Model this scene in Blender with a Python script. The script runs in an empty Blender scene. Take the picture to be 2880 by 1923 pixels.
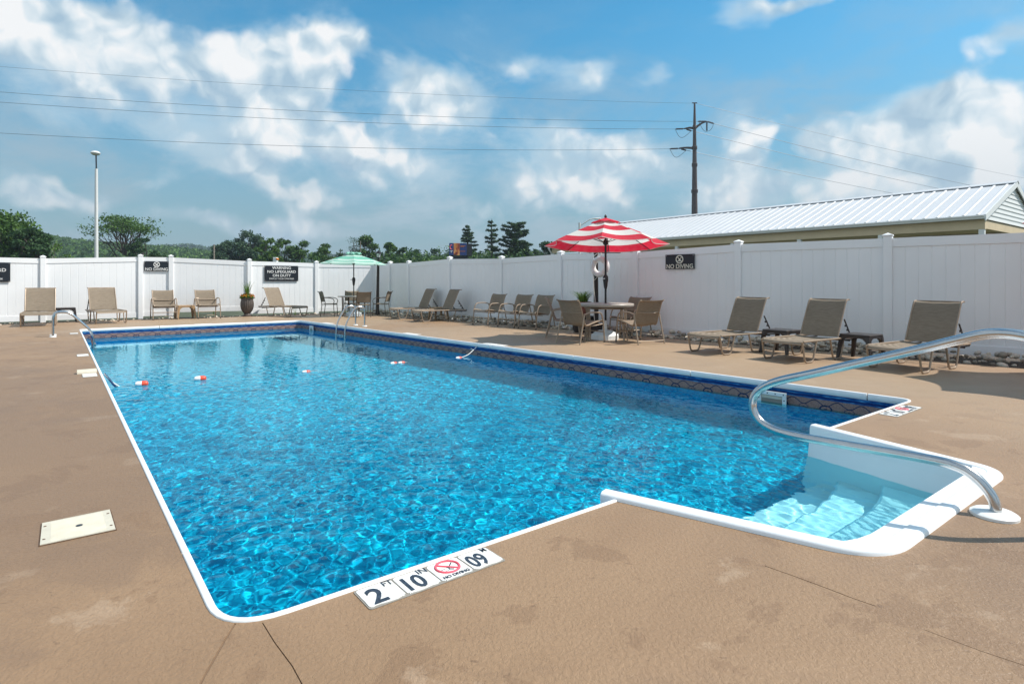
import bpy, bmesh, math, random
import numpy as np
from mathutils import Vector, Matrix
from mathutils.geometry import delaunay_2d_cdt

# ------------------------------------------------------------------ scene
S = bpy.context.scene
COL = S.collection
R = math.radians
rnd = random.Random(11)

# camera: level, 1.15 m above the deck, vertical lens shift
FPX, HOR, CAMH = 1650.0, 790.0, 1.15
cd = bpy.data.cameras.new('camera')
cam = bpy.data.objects.new('camera', cd)
COL.objects.link(cam)
cam.location = (0, 0, CAMH)
cam.rotation_euler = (R(90), 0, 0)
cd.sensor_width = 36
cd.lens = FPX / 2880 * 36
cd.shift_y = -(961.5 - HOR) / 2880
cd.clip_start = 0.05
cd.clip_end = 6000
S.camera = cam

# sun
SUN_EL = 51.0
SUN_AZ = 87.0            # from +Y towards +X
sd = bpy.data.lights.new('sun', 'SUN')
sd.energy = 4.8
sd.angle = R(0.5)
sd.color = (1.0, 0.955, 0.89)
sun = bpy.data.objects.new('sun', sd)
COL.objects.link(sun)
sdir = Vector((math.sin(R(SUN_AZ)) * math.cos(R(SUN_EL)), math.cos(R(SUN_AZ)) * math.cos(R(SUN_EL)), math.sin(R(SUN_EL))))
sun.rotation_euler = sdir.to_track_quat('Z', 'Y').to_euler()
sun.location = (12, 4, 14)
sd.cycles.is_caustics_light = True

S.view_settings.view_transform = 'Standard'
S.view_settings.look = 'None'
S.view_settings.exposure = 0.28
S.view_settings.gamma = 1
S.view_settings.use_curve_mapping = False
S.cycles.use_denoising = True
S.cycles.max_bounces = 8
S.cycles.transparent_max_bounces = 12
S.cycles.sample_clamp_indirect = 6


# ------------------------------------------------------------------ node helpers
class NT:
    def __init__(self, tree):
        self.t = tree
    def n(self, typ, **kw):
        nd = self.t.nodes.new(typ)
        for k, v in kw.items():
            setattr(nd, k, v)
        return nd
    def l(self, a, b):
        self.t.links.new(a, b)
    def put(self, sock, v):
        if hasattr(v, 'is_output') or isinstance(v, bpy.types.NodeSocket):
            self.l(v, sock)
        else:
            sock.default_value = v
    def m(self, op, a, b=None, c=None, clamp=False):
        nd = self.n('ShaderNodeMath', operation=op)
        nd.use_clamp = clamp
        self.put(nd.inputs[0], a)
        if b is not None:
            self.put(nd.inputs[1], b)
        if c is not None:
            self.put(nd.inputs[2], c)
        return nd.outputs[0]
    def v(self, op, a, b=None):
        nd = self.n('ShaderNodeVectorMath', operation=op)
        self.put(nd.inputs[0], a)
        if b is not None:
            self.put(nd.inputs[1], b)
        return nd.outputs['Value'] if op in ('LENGTH', 'DOT_PRODUCT', 'DISTANCE') else nd.outputs[0]
    def xyz(self, x, y, z=0.0):
        nd = self.n('ShaderNodeCombineXYZ')
        for i, q in enumerate((x, y, z)):
            self.put(nd.inputs[i], q)
        return nd.outputs[0]
    def sep(self, vec):
        nd = self.n('ShaderNodeSeparateXYZ')
        self.l(vec, nd.inputs[0])
        return nd.outputs
    def noise(self, vec, scale, detail=4, rough=0.55, dist=0.0, lac=2.0):
        nd = self.n('ShaderNodeTexNoise')
        if vec is not None:
            self.l(vec, nd.inputs['Vector'])
        nd.inputs['Scale'].default_value = scale
        nd.inputs['Detail'].default_value = detail
        nd.inputs['Roughness'].default_value = rough
        nd.inputs['Distortion'].default_value = dist
        nd.inputs['Lacunarity'].default_value = lac
        return nd.outputs
    def smooth(self, x, a, b, lo=0.0, hi=1.0):
        nd = self.n('ShaderNodeMapRange', interpolation_type='SMOOTHSTEP')
        self.put(nd.inputs[0], x)
        for i, q in enumerate((a, b, lo, hi)):
            self.put(nd.inputs[i + 1], q)
        return nd.outputs[0]
    def ramp(self, fac, stops, interp='LINEAR'):
        nd = self.n('ShaderNodeValToRGB')
        cr = nd.color_ramp
        cr.interpolation = interp
        while len(cr.elements) < len(stops):
            cr.elements.new(0.5)
        for e, (p, c) in zip(cr.elements, stops):
            e.position = p
            e.color = (*c, 1) if len(c) == 3 else c
        self.put(nd.inputs[0], fac)
        return nd.outputs[0]
    def mix(self, fac, a, b, blend='MIX'):
        nd = self.n('ShaderNodeMix', data_type='RGBA', blend_type=blend)
        self.put(nd.inputs[0], fac)
        for i, q in ((6, a), (7, b)):
            if isinstance(q, tuple):
                q = (*q, 1) if len(q) == 3 else q
            self.put(nd.inputs[i], q)
        return nd.outputs[2]


def newmat(name):
    m = bpy.data.materials.new(name)
    m.use_nodes = True
    nt = NT(m.node_tree)
    b = m.node_tree.nodes['Principled BSDF']
    return m, nt, b


def pmat(name, col, rough=0.5, metal=0.0, var=0.0, vscale=6.0, bump=0.0, bscale=40.0, spec=0.5, grain=None, coat=0.0):
    """principled material with a mottled colour (grain of the thing itself) and fine relief"""
    m, nt, b = newmat(name)
    b.inputs['Roughness'].default_value = rough
    b.inputs['Metallic'].default_value = metal
    b.inputs['Specular IOR Level'].default_value = spec
    if coat:
        b.inputs['Coat Weight'].default_value = coat
    tc = nt.n('ShaderNodeTexCoord').outputs['Object']
    if var > 0:
        f = nt.noise(tc, vscale, 5, 0.6)[0]
        c2 = grain or tuple(max(0, x * (1 - var * 2)) for x in col)
        c1 = tuple(min(1, x * (1 + var * 0.6)) for x in col)
        nt.l(nt.ramp(f, [(0.3, c2), (0.68, c1)]), b.inputs['Base Color'])
    else:
        b.inputs['Base Color'].default_value = (*col, 1)
    if bump > 0:
        bp = nt.n('ShaderNodeBump')
        bp.inputs['Strength'].default_value = bump
        bp.inputs['Distance'].default_value = 0.01
        nt.l(nt.noise(tc, bscale, 4, 0.6)[0], bp.inputs['Height'])
        nt.l(bp.outputs[0], b.inputs['Normal'])
    return m


# ------------------------------------------------------------------ sky
W = bpy.data.worlds.new('World')
S.world = W
W.use_nodes = True
wt = NT(W.node_tree)
bg = W.node_tree.nodes['Background']
sky = wt.n('ShaderNodeTexSky', sky_type='NISHITA')
sky.sun_disc = False
sky.sun_elevation = R(SUN_EL)
sky.sun_rotation = R(SUN_AZ)
sky.air_density = 1.0
sky.dust_density = 0.6
sky.ozone_density = 2.5
SKYK = 0.1
SKY_SAT = 1.26
SKY_GAIN = (0.84, 1.40, 1.34)
bg.inputs[1].default_value = SKYK
gd = wt.n('ShaderNodeTexCoord').outputs['Generated']
sx, sy, sz = wt.sep(gd)[0:3]
el = wt.m('MULTIPLY', wt.m('ARCSINE', sz), 57.2958)                 # elevation, degrees
az = wt.m('MULTIPLY', wt.m('ARCTAN2', sx, sy), 57.2958)             # azimuth from +Y, degrees
ae = wt.xyz(az, el)


def ang(u, v):
    dx, dz = (u - 1440) / FPX, (HOR - v) / FPX
    return math.degrees(math.atan(dx)), math.degrees(math.atan2(dz, math.hypot(1, dx)))


# clouds as they stood in the sky: azimuth/elevation centre, half-widths (given by where the camera saw them), amount
clouds = [  # u, v, half width, half height, weight
    (110, 80, 300, 130, 1.15), (340, 120, 180, 105, 0.95),
    (230, 275, 260, 75, 0.72), (560, 225, 220, 90, 0.62),
    (690, 170, 140, 95, 1.1), (870, 160, 120, 85, 1.05), (980, 105, 80, 70, 0.85), (800, 290, 240, 110, 0.9),
    (1215, 235, 140, 85, 1.15), (1230, 320, 160, 80, 0.85), (860, 400, 330, 85, 0.85), (520, 385, 180, 60, 0.68),
    (640, 485, 190, 50, 0.72), (950, 555, 170, 55, 0.76), (1180, 480, 240, 80, 0.72),
    (60, 535, 140, 60, 0.78), (230, 580, 80, 35, 0.7), (440, 520, 70, 40, 0.66),
    (560, 625, 220, 50, 0.66), (760, 640, 140, 45, 0.7), (1250, 600, 170, 45, 0.62),
    (1500, 185, 95, 50, 0.78), (1635, 205, 65, 48, 0.82), (1820, 225, 75, 45, 0.62),
    (2095, 68, 70, 40, 0.86), (2170, 5, 190, 35, 0.80), (2840, 105, 120, 70, 0.80),
    (2560, 340, 160, 100, 1.2), (2720, 350, 170, 115, 1.2), (2430, 400, 140, 100, 1.1), (2900, 400, 190, 130, 1.15),
    (2290, 390, 55, 60, 0.9), (2600, 480, 340, 75, 0.95), (2250, 550, 420, 60, 0.78),
    (2085, 400, 90, 80, 1.0), (2175, 355, 45, 32, 0.7), (2030, 520, 160, 85, 0.92),
    (1765, 440, 105, 75, 1.1), (1580, 475, 180, 90, 0.95), (1500, 385, 160, 55, 0.72), (1640, 570, 260, 70, 0.8), (1000, 660, 420, 40, 0.55),
]
wv = wt.noise(gd, 6.0, 4, 0.5)[1]
aw = wt.v('ADD', ae, wt.v('MULTIPLY', wt.v('SUBTRACT', wv, (0.5, 0.5, 0.5)), (9.0, 7.0, 0.0)))
mask = None
for (u, v, hw, hh, wgt) in clouds:
    a0, e0 = ang(u, v)
    a1, _ = ang(u + hw, v)
    _, e1 = ang(u, v - hh)
    d = wt.v('LENGTH', wt.v('DIVIDE', wt.v('SUBTRACT', aw, (a0, e0, 0)), (max(abs(a1 - a0), .5), max(abs(e1 - e0), .5), 1)))
    g = wt.smooth(d, 0.0, 1.7, wgt, 0.0)
    mask = g if mask is None else wt.m('SUBTRACT', wt.m('ADD', mask, g), wt.m('MULTIPLY', wt.m('MULTIPLY', mask, g), 0.6))


cwarp = wt.v('MULTIPLY', wt.v('SUBTRACT', wt.noise(gd, 15.0, 2, 0.6)[1], (0.5, 0.5, 0.5)), (0.055, 0.055, 0.055))
gw = wt.v('ADD', gd, cwarp)


def billow(off, oct_):
    """heaped, cauliflower-like cloud texture"""
    q = wt.v('ADD', gw, off) if off else gw
    vo = wt.n('ShaderNodeTexVoronoi', feature='F1')
    vo.inputs['Scale'].default_value = 9.0
    vo.inputs['Detail'].default_value = 2.0
    vo.inputs['Roughness'].default_value = 0.52
    wt.l(q, vo.inputs['Vector'])
    f = wt.noise(q, 8.0, oct_, 0.60)[0]
    return wt.m('ADD', wt.m('MULTIPLY', wt.m('SUBTRACT', 0.95, vo.outputs['Distance']), 0.42), wt.m('MULTIPLY', f, 0.58))


n0 = billow(None, 7)
nL = billow((0.012, 0.0, 0.020), 4)
# elsewhere the cumulus goes on unseen, its cover raised for whiter fill light
front = wt.smooth(sy, 0.45, 0.62)
far_n = wt.noise(gd, 2.6, 3, 0.5)[0]
rest = wt.m('MULTIPLY', wt.smooth(far_n, 0.36, 0.56, 0.0, 1.1), wt.m('SUBTRACT', 1.0, front))
mask = wt.m('MAXIMUM', mask, rest)
dens = wt.m('ADD', wt.m('MULTIPLY', mask, 0.62), wt.m('MULTIPLY', wt.m('SUBTRACT', n0, 0.43), 1.05))
cov = wt.smooth(dens, 0.15, 0.50)
lit = wt.m('ADD', 0.50, wt.m('MULTIPLY', wt.m('SUBTRACT', n0, nL), 3.2))
lit = wt.m('ADD', lit, wt.m('MULTIPLY', wt.m('SUBTRACT', dens, 0.42), 0.30), clamp=True)
lowhaze = wt.smooth(el, 1.0, 15.0, 1.0, 0.0)
ccol = wt.ramp(lit, [(0.05, (0.40, 0.56, 0.70)), (0.38, (0.56, 0.70, 0.80)), (0.66, (0.80, 0.88, 0.93)), (0.9, (1.0, 1.0, 1.0))])
ccol = wt.mix(wt.m('MULTIPLY', lowhaze, 0.46), ccol, (0.38, 0.48, 0.56))
ccol = wt.mix(1.0, ccol, (1 / SKYK * .80,) * 3, 'MULTIPLY')
hs = wt.n('ShaderNodeHueSaturation')
hs.inputs['Saturation'].default_value = SKY_SAT
hs.inputs['Hue'].default_value = 0.49
wt.l(sky.outputs[0], hs.inputs['Color'])
skyc = wt.mix(1.0, hs.outputs[0], SKY_GAIN, 'MULTIPLY')
skyc = wt.mix(wt.m('MULTIPLY', wt.smooth(el, -2.0, 26.0, 1.0, 0.0), 0.92), skyc, (0.205 / SKYK, 0.262 / SKYK, 0.325 / SKYK))
veil = wt.noise(wt.v('MULTIPLY', gd, (1, 1, 2.2)), 5.0, 7, 0.62, 0.3)[0]
soft = wt.smooth(wt.m('ADD', wt.m('MULTIPLY', mask, 0.62), wt.m('MULTIPLY', wt.m('SUBTRACT', veil, 0.5), 1.1)), 0.14, 0.64, 0.0, 0.56)
veil = wt.m('MULTIPLY', wt.smooth(veil, 0.42, 0.66, 0.0, 0.62), wt.smooth(el, 30.0, 6.0))
skyc = wt.mix(veil, skyc, (0.33 / SKYK, 0.415 / SKYK, 0.48 / SKYK))
scol = wt.mix(lowhaze, (0.50 / SKYK, 0.64 / SKYK, 0.73 / SKYK), (0.37 / SKYK, 0.46 / SKYK, 0.53 / SKYK))
skyc = wt.mix(soft, skyc, scol)
fin = wt.mix(wt.m('MULTIPLY', cov, 0.92), skyc, ccol)
wt.l(fin, bg.inputs[0])


# ------------------------------------------------------------------ object helpers
def G(u, v, z=0.0):
    """survey: a point at height z seen at photo pixel (u, v) -> metres"""
    D = FPX * (CAMH - z) / (v - HOR)
    return Vector(((u - 1440) / FPX * D, D, z))


def AT(u, v, D):
    """survey: a point at depth D seen at photo pixel (u, v) -> metres"""
    return Vector(((u - 1440) / FPX * D, D, CAMH + (HOR - v) / FPX * D))


def link(o, parent=None):
    COL.objects.link(o)
    if parent is not None:
        o.parent = parent
    return o


def props(o, label=None, cat=None, group=None, kind=None):
    if label: o['label'] = label
    if cat: o['category'] = cat
    if group: o['group'] = group
    if kind: o['kind'] = kind
    return o


def thing(name, label, cat, loc=(0, 0, 0), rz=0.0, group=None, scale=1.0):
    o = bpy.data.objects.new(name, None)
    o.empty_display_size = 0.2
    link(o)
    o.location = loc
    o.rotation_euler = (0, 0, rz)
    if scale != 1.0:
        o.scale = (scale,) * 3
    return props(o, label, cat, group)


def structure(name, kind='structure'):
    o = bpy.data.objects.new(name, None)
    link(o)
    o['kind'] = kind
    return o


def dup(src, parent=None):
    c = src.copy()
    COL.objects.link(c)
    if parent is not None:
        c.parent = parent
        c.matrix_parent_inverse = src.matrix_parent_inverse.copy()
    for ch in list(src.children):
        dup(ch, c)
    return c


def place(proto, used, name, label, cat, loc, rz, group, scale=None):
    o = proto if not used else dup(proto)
    used.append(1)
    o.name = name
    o.location = loc
    o.rotation_euler = (0, 0, rz)
    if scale: o.scale = (scale,) * 3
    return props(o, label, cat, group)


class MB:
    """mesh builder"""
    def __init__(self):
        self.v, self.f, self.uv = [], [], None
    def add(self, vs, fs):
        b = len(self.v)
        self.v += [tuple(p) for p in vs]
        self.f += [tuple(i + b for i in q) for q in fs]
        return self
    def box(self, c, s, rz=0.0, bev=0.0, mat=None):
        x, y, z = s[0] / 2, s[1] / 2, s[2] / 2
        if bev > 0:
            b = min(bev, x * .99, y * .99, z * .99)
            vs, ids = [], {}
            for sx_ in (-1, 1):
                for sy_ in (-1, 1):
                    for sz_ in (-1, 1):
                        for k, p in enumerate(((x, y - b, z - b), (x - b, y, z - b), (x - b, y - b, z))):
                            ids[(sx_, sy_, sz_, k)] = len(vs)
                            vs.append(Vector((sx_ * p[0], sy_ * p[1], sz_ * p[2])))
            fs = []
            for s_ in (-1, 1):
                fs.append([ids[(s_, a, b_, 0)] for a, b_ in ((-1, -1), (1, -1), (1, 1), (-1, 1))][::s_])
                fs.append([ids[(a, s_, b_, 1)] for a, b_ in ((-1, -1), (-1, 1), (1, 1), (1, -1))][::s_])
                fs.append([ids[(a, b_, s_, 2)] for a, b_ in ((-1, -1), (1, -1), (1, 1), (-1, 1))][::s_])
            for a in (-1, 1):
                for b_ in (-1, 1):
                    fs.append([ids[(a, b_, -1, 0)], ids[(a, b_, 1, 0)], ids[(a, b_, 1, 1)], ids[(a, b_, -1, 1)]][::a * b_])
                    fs.append([ids[(a, -1, b_, 2)], ids[(a, 1, b_, 2)], ids[(a, 1, b_, 0)], ids[(a, -1, b_, 0)]][::a * b_])
                    fs.append([ids[(-1, a, b_, 1)], ids[(1, a, b_, 1)], ids[(1, a, b_, 2)], ids[(-1, a, b_, 2)]][::a * b_])
                    for c_ in (-1, 1):
                        fs.append([ids[(a, b_, c_, 0)], ids[(a, b_, c_, 1)], ids[(a, b_, c_, 2)]][::a * b_ * c_])
        else:
            vs = [Vector((i, j, k)) for i in (-x, x) for j in (-y, y) for k in (-z, z)]
            fs = [(0, 1, 3, 2), (4, 6, 7, 5), (0, 4, 5, 1), (2, 3, 7, 6), (0, 2, 6, 4), (1, 5, 7, 3)]
        m = Matrix.Translation(Vector(c)) @ (mat if mat is not None else Matrix.Rotation(rz, 4, 'Z'))
        return self.add([m @ p for p in vs], fs)
    def tube(self, path, r, seg=8, closed=False, cap=True):
        P = [Vector(p) for p in path]
        n = len(P)
        rr = r if isinstance(r, (list, tuple)) else [r] * n
        T = []
        for i in range(n):
            a = P[(i - 1) % n] if (closed or i > 0) else P[i]
            b = P[(i + 1) % n] if (closed or i < n - 1) else P[i]
            d = (b - a)
            T.append(d.normalized() if d.length > 1e-9 else Vector((0, 0, 1)))
        up = Vector((0, 0, 1)) if abs(T[0].z) < 0.9 else Vector((1, 0, 0))
        N = T[0].cross(up).normalized()
        vs, fs = [], []
        for i in range(n):
            if i:
                ax = T[i - 1].cross(T[i])
                if ax.length > 1e-7:
                    N = Matrix.Rotation(T[i - 1].angle(T[i]), 3, ax) @ N
            N = (N - T[i] * N.dot(T[i])).normalized()
            Bn = T[i].cross(N)
            for k in range(seg):
                a = 2 * math.pi * k / seg
                vs.append(P[i] + (N * math.cos(a) + Bn * math.sin(a)) * rr[i])
        for i in range(n if closed else n - 1):
            j = (i + 1) % n
            for k in range(seg):
                k2 = (k + 1) % seg
                fs.append((i * seg + k, i * seg + k2, j * seg + k2, j * seg + k))
        if cap and not closed:
            fs.append(tuple(range(seg))[::-1])
            fs.append(tuple((n - 1) * seg + k for k in range(seg)))
        return self.add(vs, fs)
    def lathe(self, prof, seg=24, c=(0, 0, 0), flute=0.0, nfl=0):
        vs, fs = [], []
        for (r, z) in prof:
            for k in range(seg):
                a = 2 * math.pi * k / seg
                q = r * (1 + (flute * math.cos(nfl * a) if flute else 0))
                vs.append((c[0] + q * math.cos(a), c[1] + q * math.sin(a), c[2] + z))
        for i in range(len(prof) - 1):
            for k in range(seg):
                k2 = (k + 1) % seg
                fs.append((i * seg + k, i * seg + k2, (i + 1) * seg + k2, (i + 1) * seg + k))
        fs.append(tuple(range(seg))[::-1])
        fs.append(tuple((len(prof) - 1) * seg + k for k in range(seg)))
        return self.add(vs, fs)
    def ribbon(self, prof, w, sag=0.0, nx=6, th=0.004):
        """a cloth strip: profile [(y, z)] swept across the width w, with thickness"""
        n = len(prof)
        vs, fs = [], []
        P = [Vector((0, p[0], p[1])) for p in prof]
        for side in (0, 1):
            for i in range(n):
                t = (P[min(i + 1, n - 1)] - P[max(i - 1, 0)]).normalized()
                nn = Vector((0, -t.z, t.y))
                for k in range(nx + 1):
                    s = k / nx * 2 - 1
                    q = P[i] + nn * (-sag * (1 - s * s) - (th if side else 0))
                    vs.append((s * w / 2, q.y, q.z))
        m = n * (nx + 1)
        for side in (0, 1):
            for i in range(n - 1):
                for k in range(nx):
                    a = side * m + i * (nx + 1) + k
                    q = (a, a + 1, a + nx + 2, a + nx + 1)
                    fs.append(q if side == 0 else q[::-1])
        for i in range(n - 1):
            for k in (0, nx):
                a = i * (nx + 1) + k
                fs.append((a, a + nx + 1, m + a + nx + 1, m + a))
        for k in range(nx):
            for i in (0, n - 1):
                a = i * (nx + 1) + k
                fs.append((a, a + 1, m + a + 1, m + a))
        return self.add(vs, fs)
    def prism(self, poly, z0, z1):
        n = len(poly)
        vs = [(p[0], p[1], z0) for p in poly] + [(p[0], p[1], z1) for p in poly]
        fs = [tuple(range(n))[::-1], tuple(range(n, 2 * n))]
        fs += [(i, (i + 1) % n, n + (i + 1) % n, n + i) for i in range(n)]
        return self.add(vs, fs)
    def mesh(self, name, mat, smooth=True, angle=40):
        me = bpy.data.meshes.new(name)
        me.from_pydata(self.v, [], self.f)
        if mat is not None:
            for mm in (mat if isinstance(mat, (list, tuple)) else [mat]):
                me.materials.append(mm)
        if smooth:
            me.polygons.foreach_set('use_smooth', [True] * len(me.polygons))
            try:
                me.set_sharp_from_angle(angle=R(angle))
            except Exception:
                pass
        return me
    def build(self, name, mat, parent=None, smooth=True, angle=40, label=None, kind=None):
        o = bpy.data.objects.new(name, self.mesh(name, mat, smooth, angle))
        link(o, parent)
        return props(o, label=label, kind=kind)


def npmesh(name, V, F, mat, smooth=False):
    """mesh from numpy arrays; F is (n, 4) or (n, 3)"""
    me = bpy.data.meshes.new(name)
    k = F.shape[1]
    me.vertices.add(len(V))
    me.vertices.foreach_set('co', np.ascontiguousarray(V, dtype=np.float32).ravel())
    me.loops.add(F.size)
    me.loops.foreach_set('vertex_index', np.ascontiguousarray(F, dtype=np.int32).ravel())
    me.polygons.add(len(F))
    me.polygons.foreach_set('loop_start', np.arange(0, F.size, k, dtype=np.int32))
    if smooth:
        me.polygons.foreach_set('use_smooth', np.ones(len(F), dtype=bool))
    me.update(calc_edges=True)
    me.validate()
    if mat is not None:
        me.materials.append(mat)
    return me


def fillet(pts, rad, n=5):
    """round the corners of a polyline"""
    P = [Vector(p) for p in pts]
    out = [P[0]]
    for i in range(1, len(P) - 1):
        r = rad[i] if isinstance(rad, (list, tuple)) else rad
        a, b, c = P[i - 1], P[i], P[i + 1]
        d1, d2 = (a - b), (c - b)
        k = min(r, d1.length * 0.48, d2.length * 0.48)
        p1, p2 = b + d1.normalized() * k, b + d2.normalized() * k
        for j in range(n + 1):
            t = j / n
            out.append(p1 * (1 - t) ** 2 + b * 2 * t * (1 - t) + p2 * t * t)
    out.append(P[-1])
    return out


def catmull(pts, n=6):
    P = [Vector(p) for p in pts]
    out = []
    for i in range(len(P) - 1):
        p0, p1, p2, p3 = P[max(i - 1, 0)], P[i], P[i + 1], P[min(i + 2, len(P) - 1)]
        for j in range(n):
            t = j / n
            out.append(0.5 * ((2 * p1) + (p2 - p0) * t + (2 * p0 - 5 * p1 + 4 * p2 - p3) * t * t + (3 * p1 - p0 - 3 * p2 + p3) * t ** 3))
    out.append(P[-1])
    return out


def text_mesh(txt, size, mat, bold=0.0, depth=0.0015, align='CENTER', spacing=1.0):
    cu = bpy.data.curves.new('lettering', 'FONT')
    cu.body = txt
    cu.size = size
    cu.align_x = align
    cu.align_y = 'CENTER'
    cu.extrude = depth
    cu.offset = bold
    cu.space_character = spacing
    cu.resolution_u = 3
    o = bpy.data.objects.new('lettering', cu)
    COL.objects.link(o)
    dg = bpy.context.evaluated_depsgraph_get()
    me = bpy.data.meshes.new_from_object(o.evaluated_get(dg))
    bpy.data.objects.remove(o)
    bpy.data.curves.remove(cu)
    me.materials.clear()
    me.materials.append(mat)
    me.name = 'lettering'
    return me


def polar(a, r=1.0):
    return Vector((math.cos(a) * r, math.sin(a) * r, 0))

# ------------------------------------------------------------------ materials
M = {}
M['vinyl'] = pmat('white_vinyl', (0.80, 0.81, 0.82), 0.38, var=0.03, vscale=1.3, bump=0.05, bscale=30)
def vinyl_material():
    m, nt, b = newmat('white_vinyl')
    ps = nt.n('ShaderNodeNewGeometry').outputs['Position']
    f = nt.noise(ps, 0.9, 5, 0.6)[0]
    c = nt.ramp(f, [(0.3, (0.80, 0.805, 0.81)), (0.7, (0.86, 0.865, 0.87))])
    s = nt.noise(nt.v('MULTIPLY', ps, (5, 5, 1.1)), 1.0, 6, 0.7)[0]
    c = nt.mix(nt.smooth(s, 0.60, 0.78, 0.0, 0.22), c, (0.52, 0.52, 0.47))
    nt.l(c, b.inputs['Base Color'])
    b.inputs['Roughness'].default_value = 0.42
    return m


M['vinyl'] = vinyl_material()
M['coping'] = pmat('white_coping', (0.82, 0.83, 0.83), 0.35, var=0.05, vscale=5, bump=0.12, bscale=25)
M['gelcoat'] = pmat('white_gelcoat', (0.84, 0.86, 0.87), 0.28, var=0.02, vscale=4, bump=0.05, bscale=60)
M['steel'] = pmat('stainless_steel', (0.56, 0.56, 0.56), 0.2, 1.0, var=0.04, vscale=14, bump=0.03, bscale=90)
M['bronze'] = pmat('taupe_aluminium', (0.33, 0.25, 0.18), 0.42, 0.25, var=0.06, vscale=20)
M['darkbronze'] = pmat('dark_bronze_aluminium', (0.10, 0.075, 0.055), 0.42, 0.3, var=0.06, vscale=20)
M['blackmetal'] = pmat('black_painted_metal', (0.022, 0.017, 0.016), 0.35, 0.2)
M['brownplastic'] = pmat('dark_brown_resin', (0.030, 0.021, 0.018), 0.28, var=0.05, vscale=20)
M['tanplastic'] = pmat('tan_resin', (0.36, 0.23, 0.12), 0.45, var=0.12, vscale=14)
M['whiteplastic'] = pmat('white_plastic', (0.78, 0.79, 0.78), 0.35, var=0.04, vscale=9)
M['cream'] = pmat('cream_plastic', (0.56, 0.52, 0.42), 0.5, var=0.06, vscale=12, bump=0.1, bscale=50)
M['black'] = pmat('black_sign_face', (0.012, 0.015, 0.022), 0.3)
M['signwhite'] = pmat('sign_white', (0.82, 0.82, 0.80), 0.4)
M['signcream'] = pmat('sign_cream', (0.80, 0.78, 0.66), 0.4)
M['marker'] = pmat('marker_tile_white', (0.80, 0.81, 0.80), 0.35, var=0.10, vscale=16, grain=(0.60, 0.57, 0.50))
M['markerink'] = pmat('marker_ink', (0.035, 0.05, 0.075), 0.5, var=0.3, vscale=40)
M['markerred'] = pmat('marker_red', (0.75, 0.10, 0.14), 0.5)
M['grout'] = pmat('tile_grout', (0.24, 0.22, 0.19), 0.9)
M['red'] = pmat('float_red', (0.70, 0.07, 0.03), 0.4)
M['rope'] = pmat('white_rope', (0.75, 0.73, 0.68), 0.8)
M['rust'] = pmat('rusted_edge', (0.12, 0.06, 0.03), 0.8, var=0.3, vscale=30)
M['tabletop'] = pmat('taupe_tabletop', (0.40, 0.36, 0.31), 0.35, var=0.08, vscale=25)
M['terracotta'] = pmat('terracotta', (0.22, 0.08, 0.05), 0.7, var=0.12, vscale=12)
M['urn'] = pmat('weathered_bronze_resin', (0.085, 0.066, 0.055), 0.5, var=0.25, vscale=18)
M['soil'] = pmat('mulch_soil', (0.075, 0.052, 0.036), 0.95, var=0.3, vscale=22, bump=0.8, bscale=60)
M['asphaltroof'] = pmat('dark_shingles', (0.05, 0.055, 0.06), 0.85, var=0.2, vscale=8)
M['pole'] = pmat('weathering_steel', (0.060, 0.034, 0.030), 0.6, var=0.15, vscale=1.5)
M['wire'] = pmat('overhead_wire', (0.16, 0.18, 0.20), 0.5, 0.5)
M['galv'] = pmat('galvanised_steel', (0.68, 0.68, 0.66), 0.5, 0.1, var=0.05)
M['roofmetal'] = pmat('white_roof_metal', (0.57, 0.58, 0.595), 0.5, var=0.03, vscale=0.7)
M['trim'] = pmat('white_trim', (0.72, 0.73, 0.72), 0.45)
M['tanwall'] = pmat('olive_tan_paint', (0.62, 0.50, 0.33), 0.75, var=0.05, vscale=2)
M['glass'], _nt, _b = newmat('lantern_glass')
_b.inputs['Base Color'].default_value = (0.85, 0.84, 0.80, 1)
_b.inputs['Roughness'].default_value = 0.25
_b.inputs['Transmission Weight'].default_value = 0.55


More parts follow.
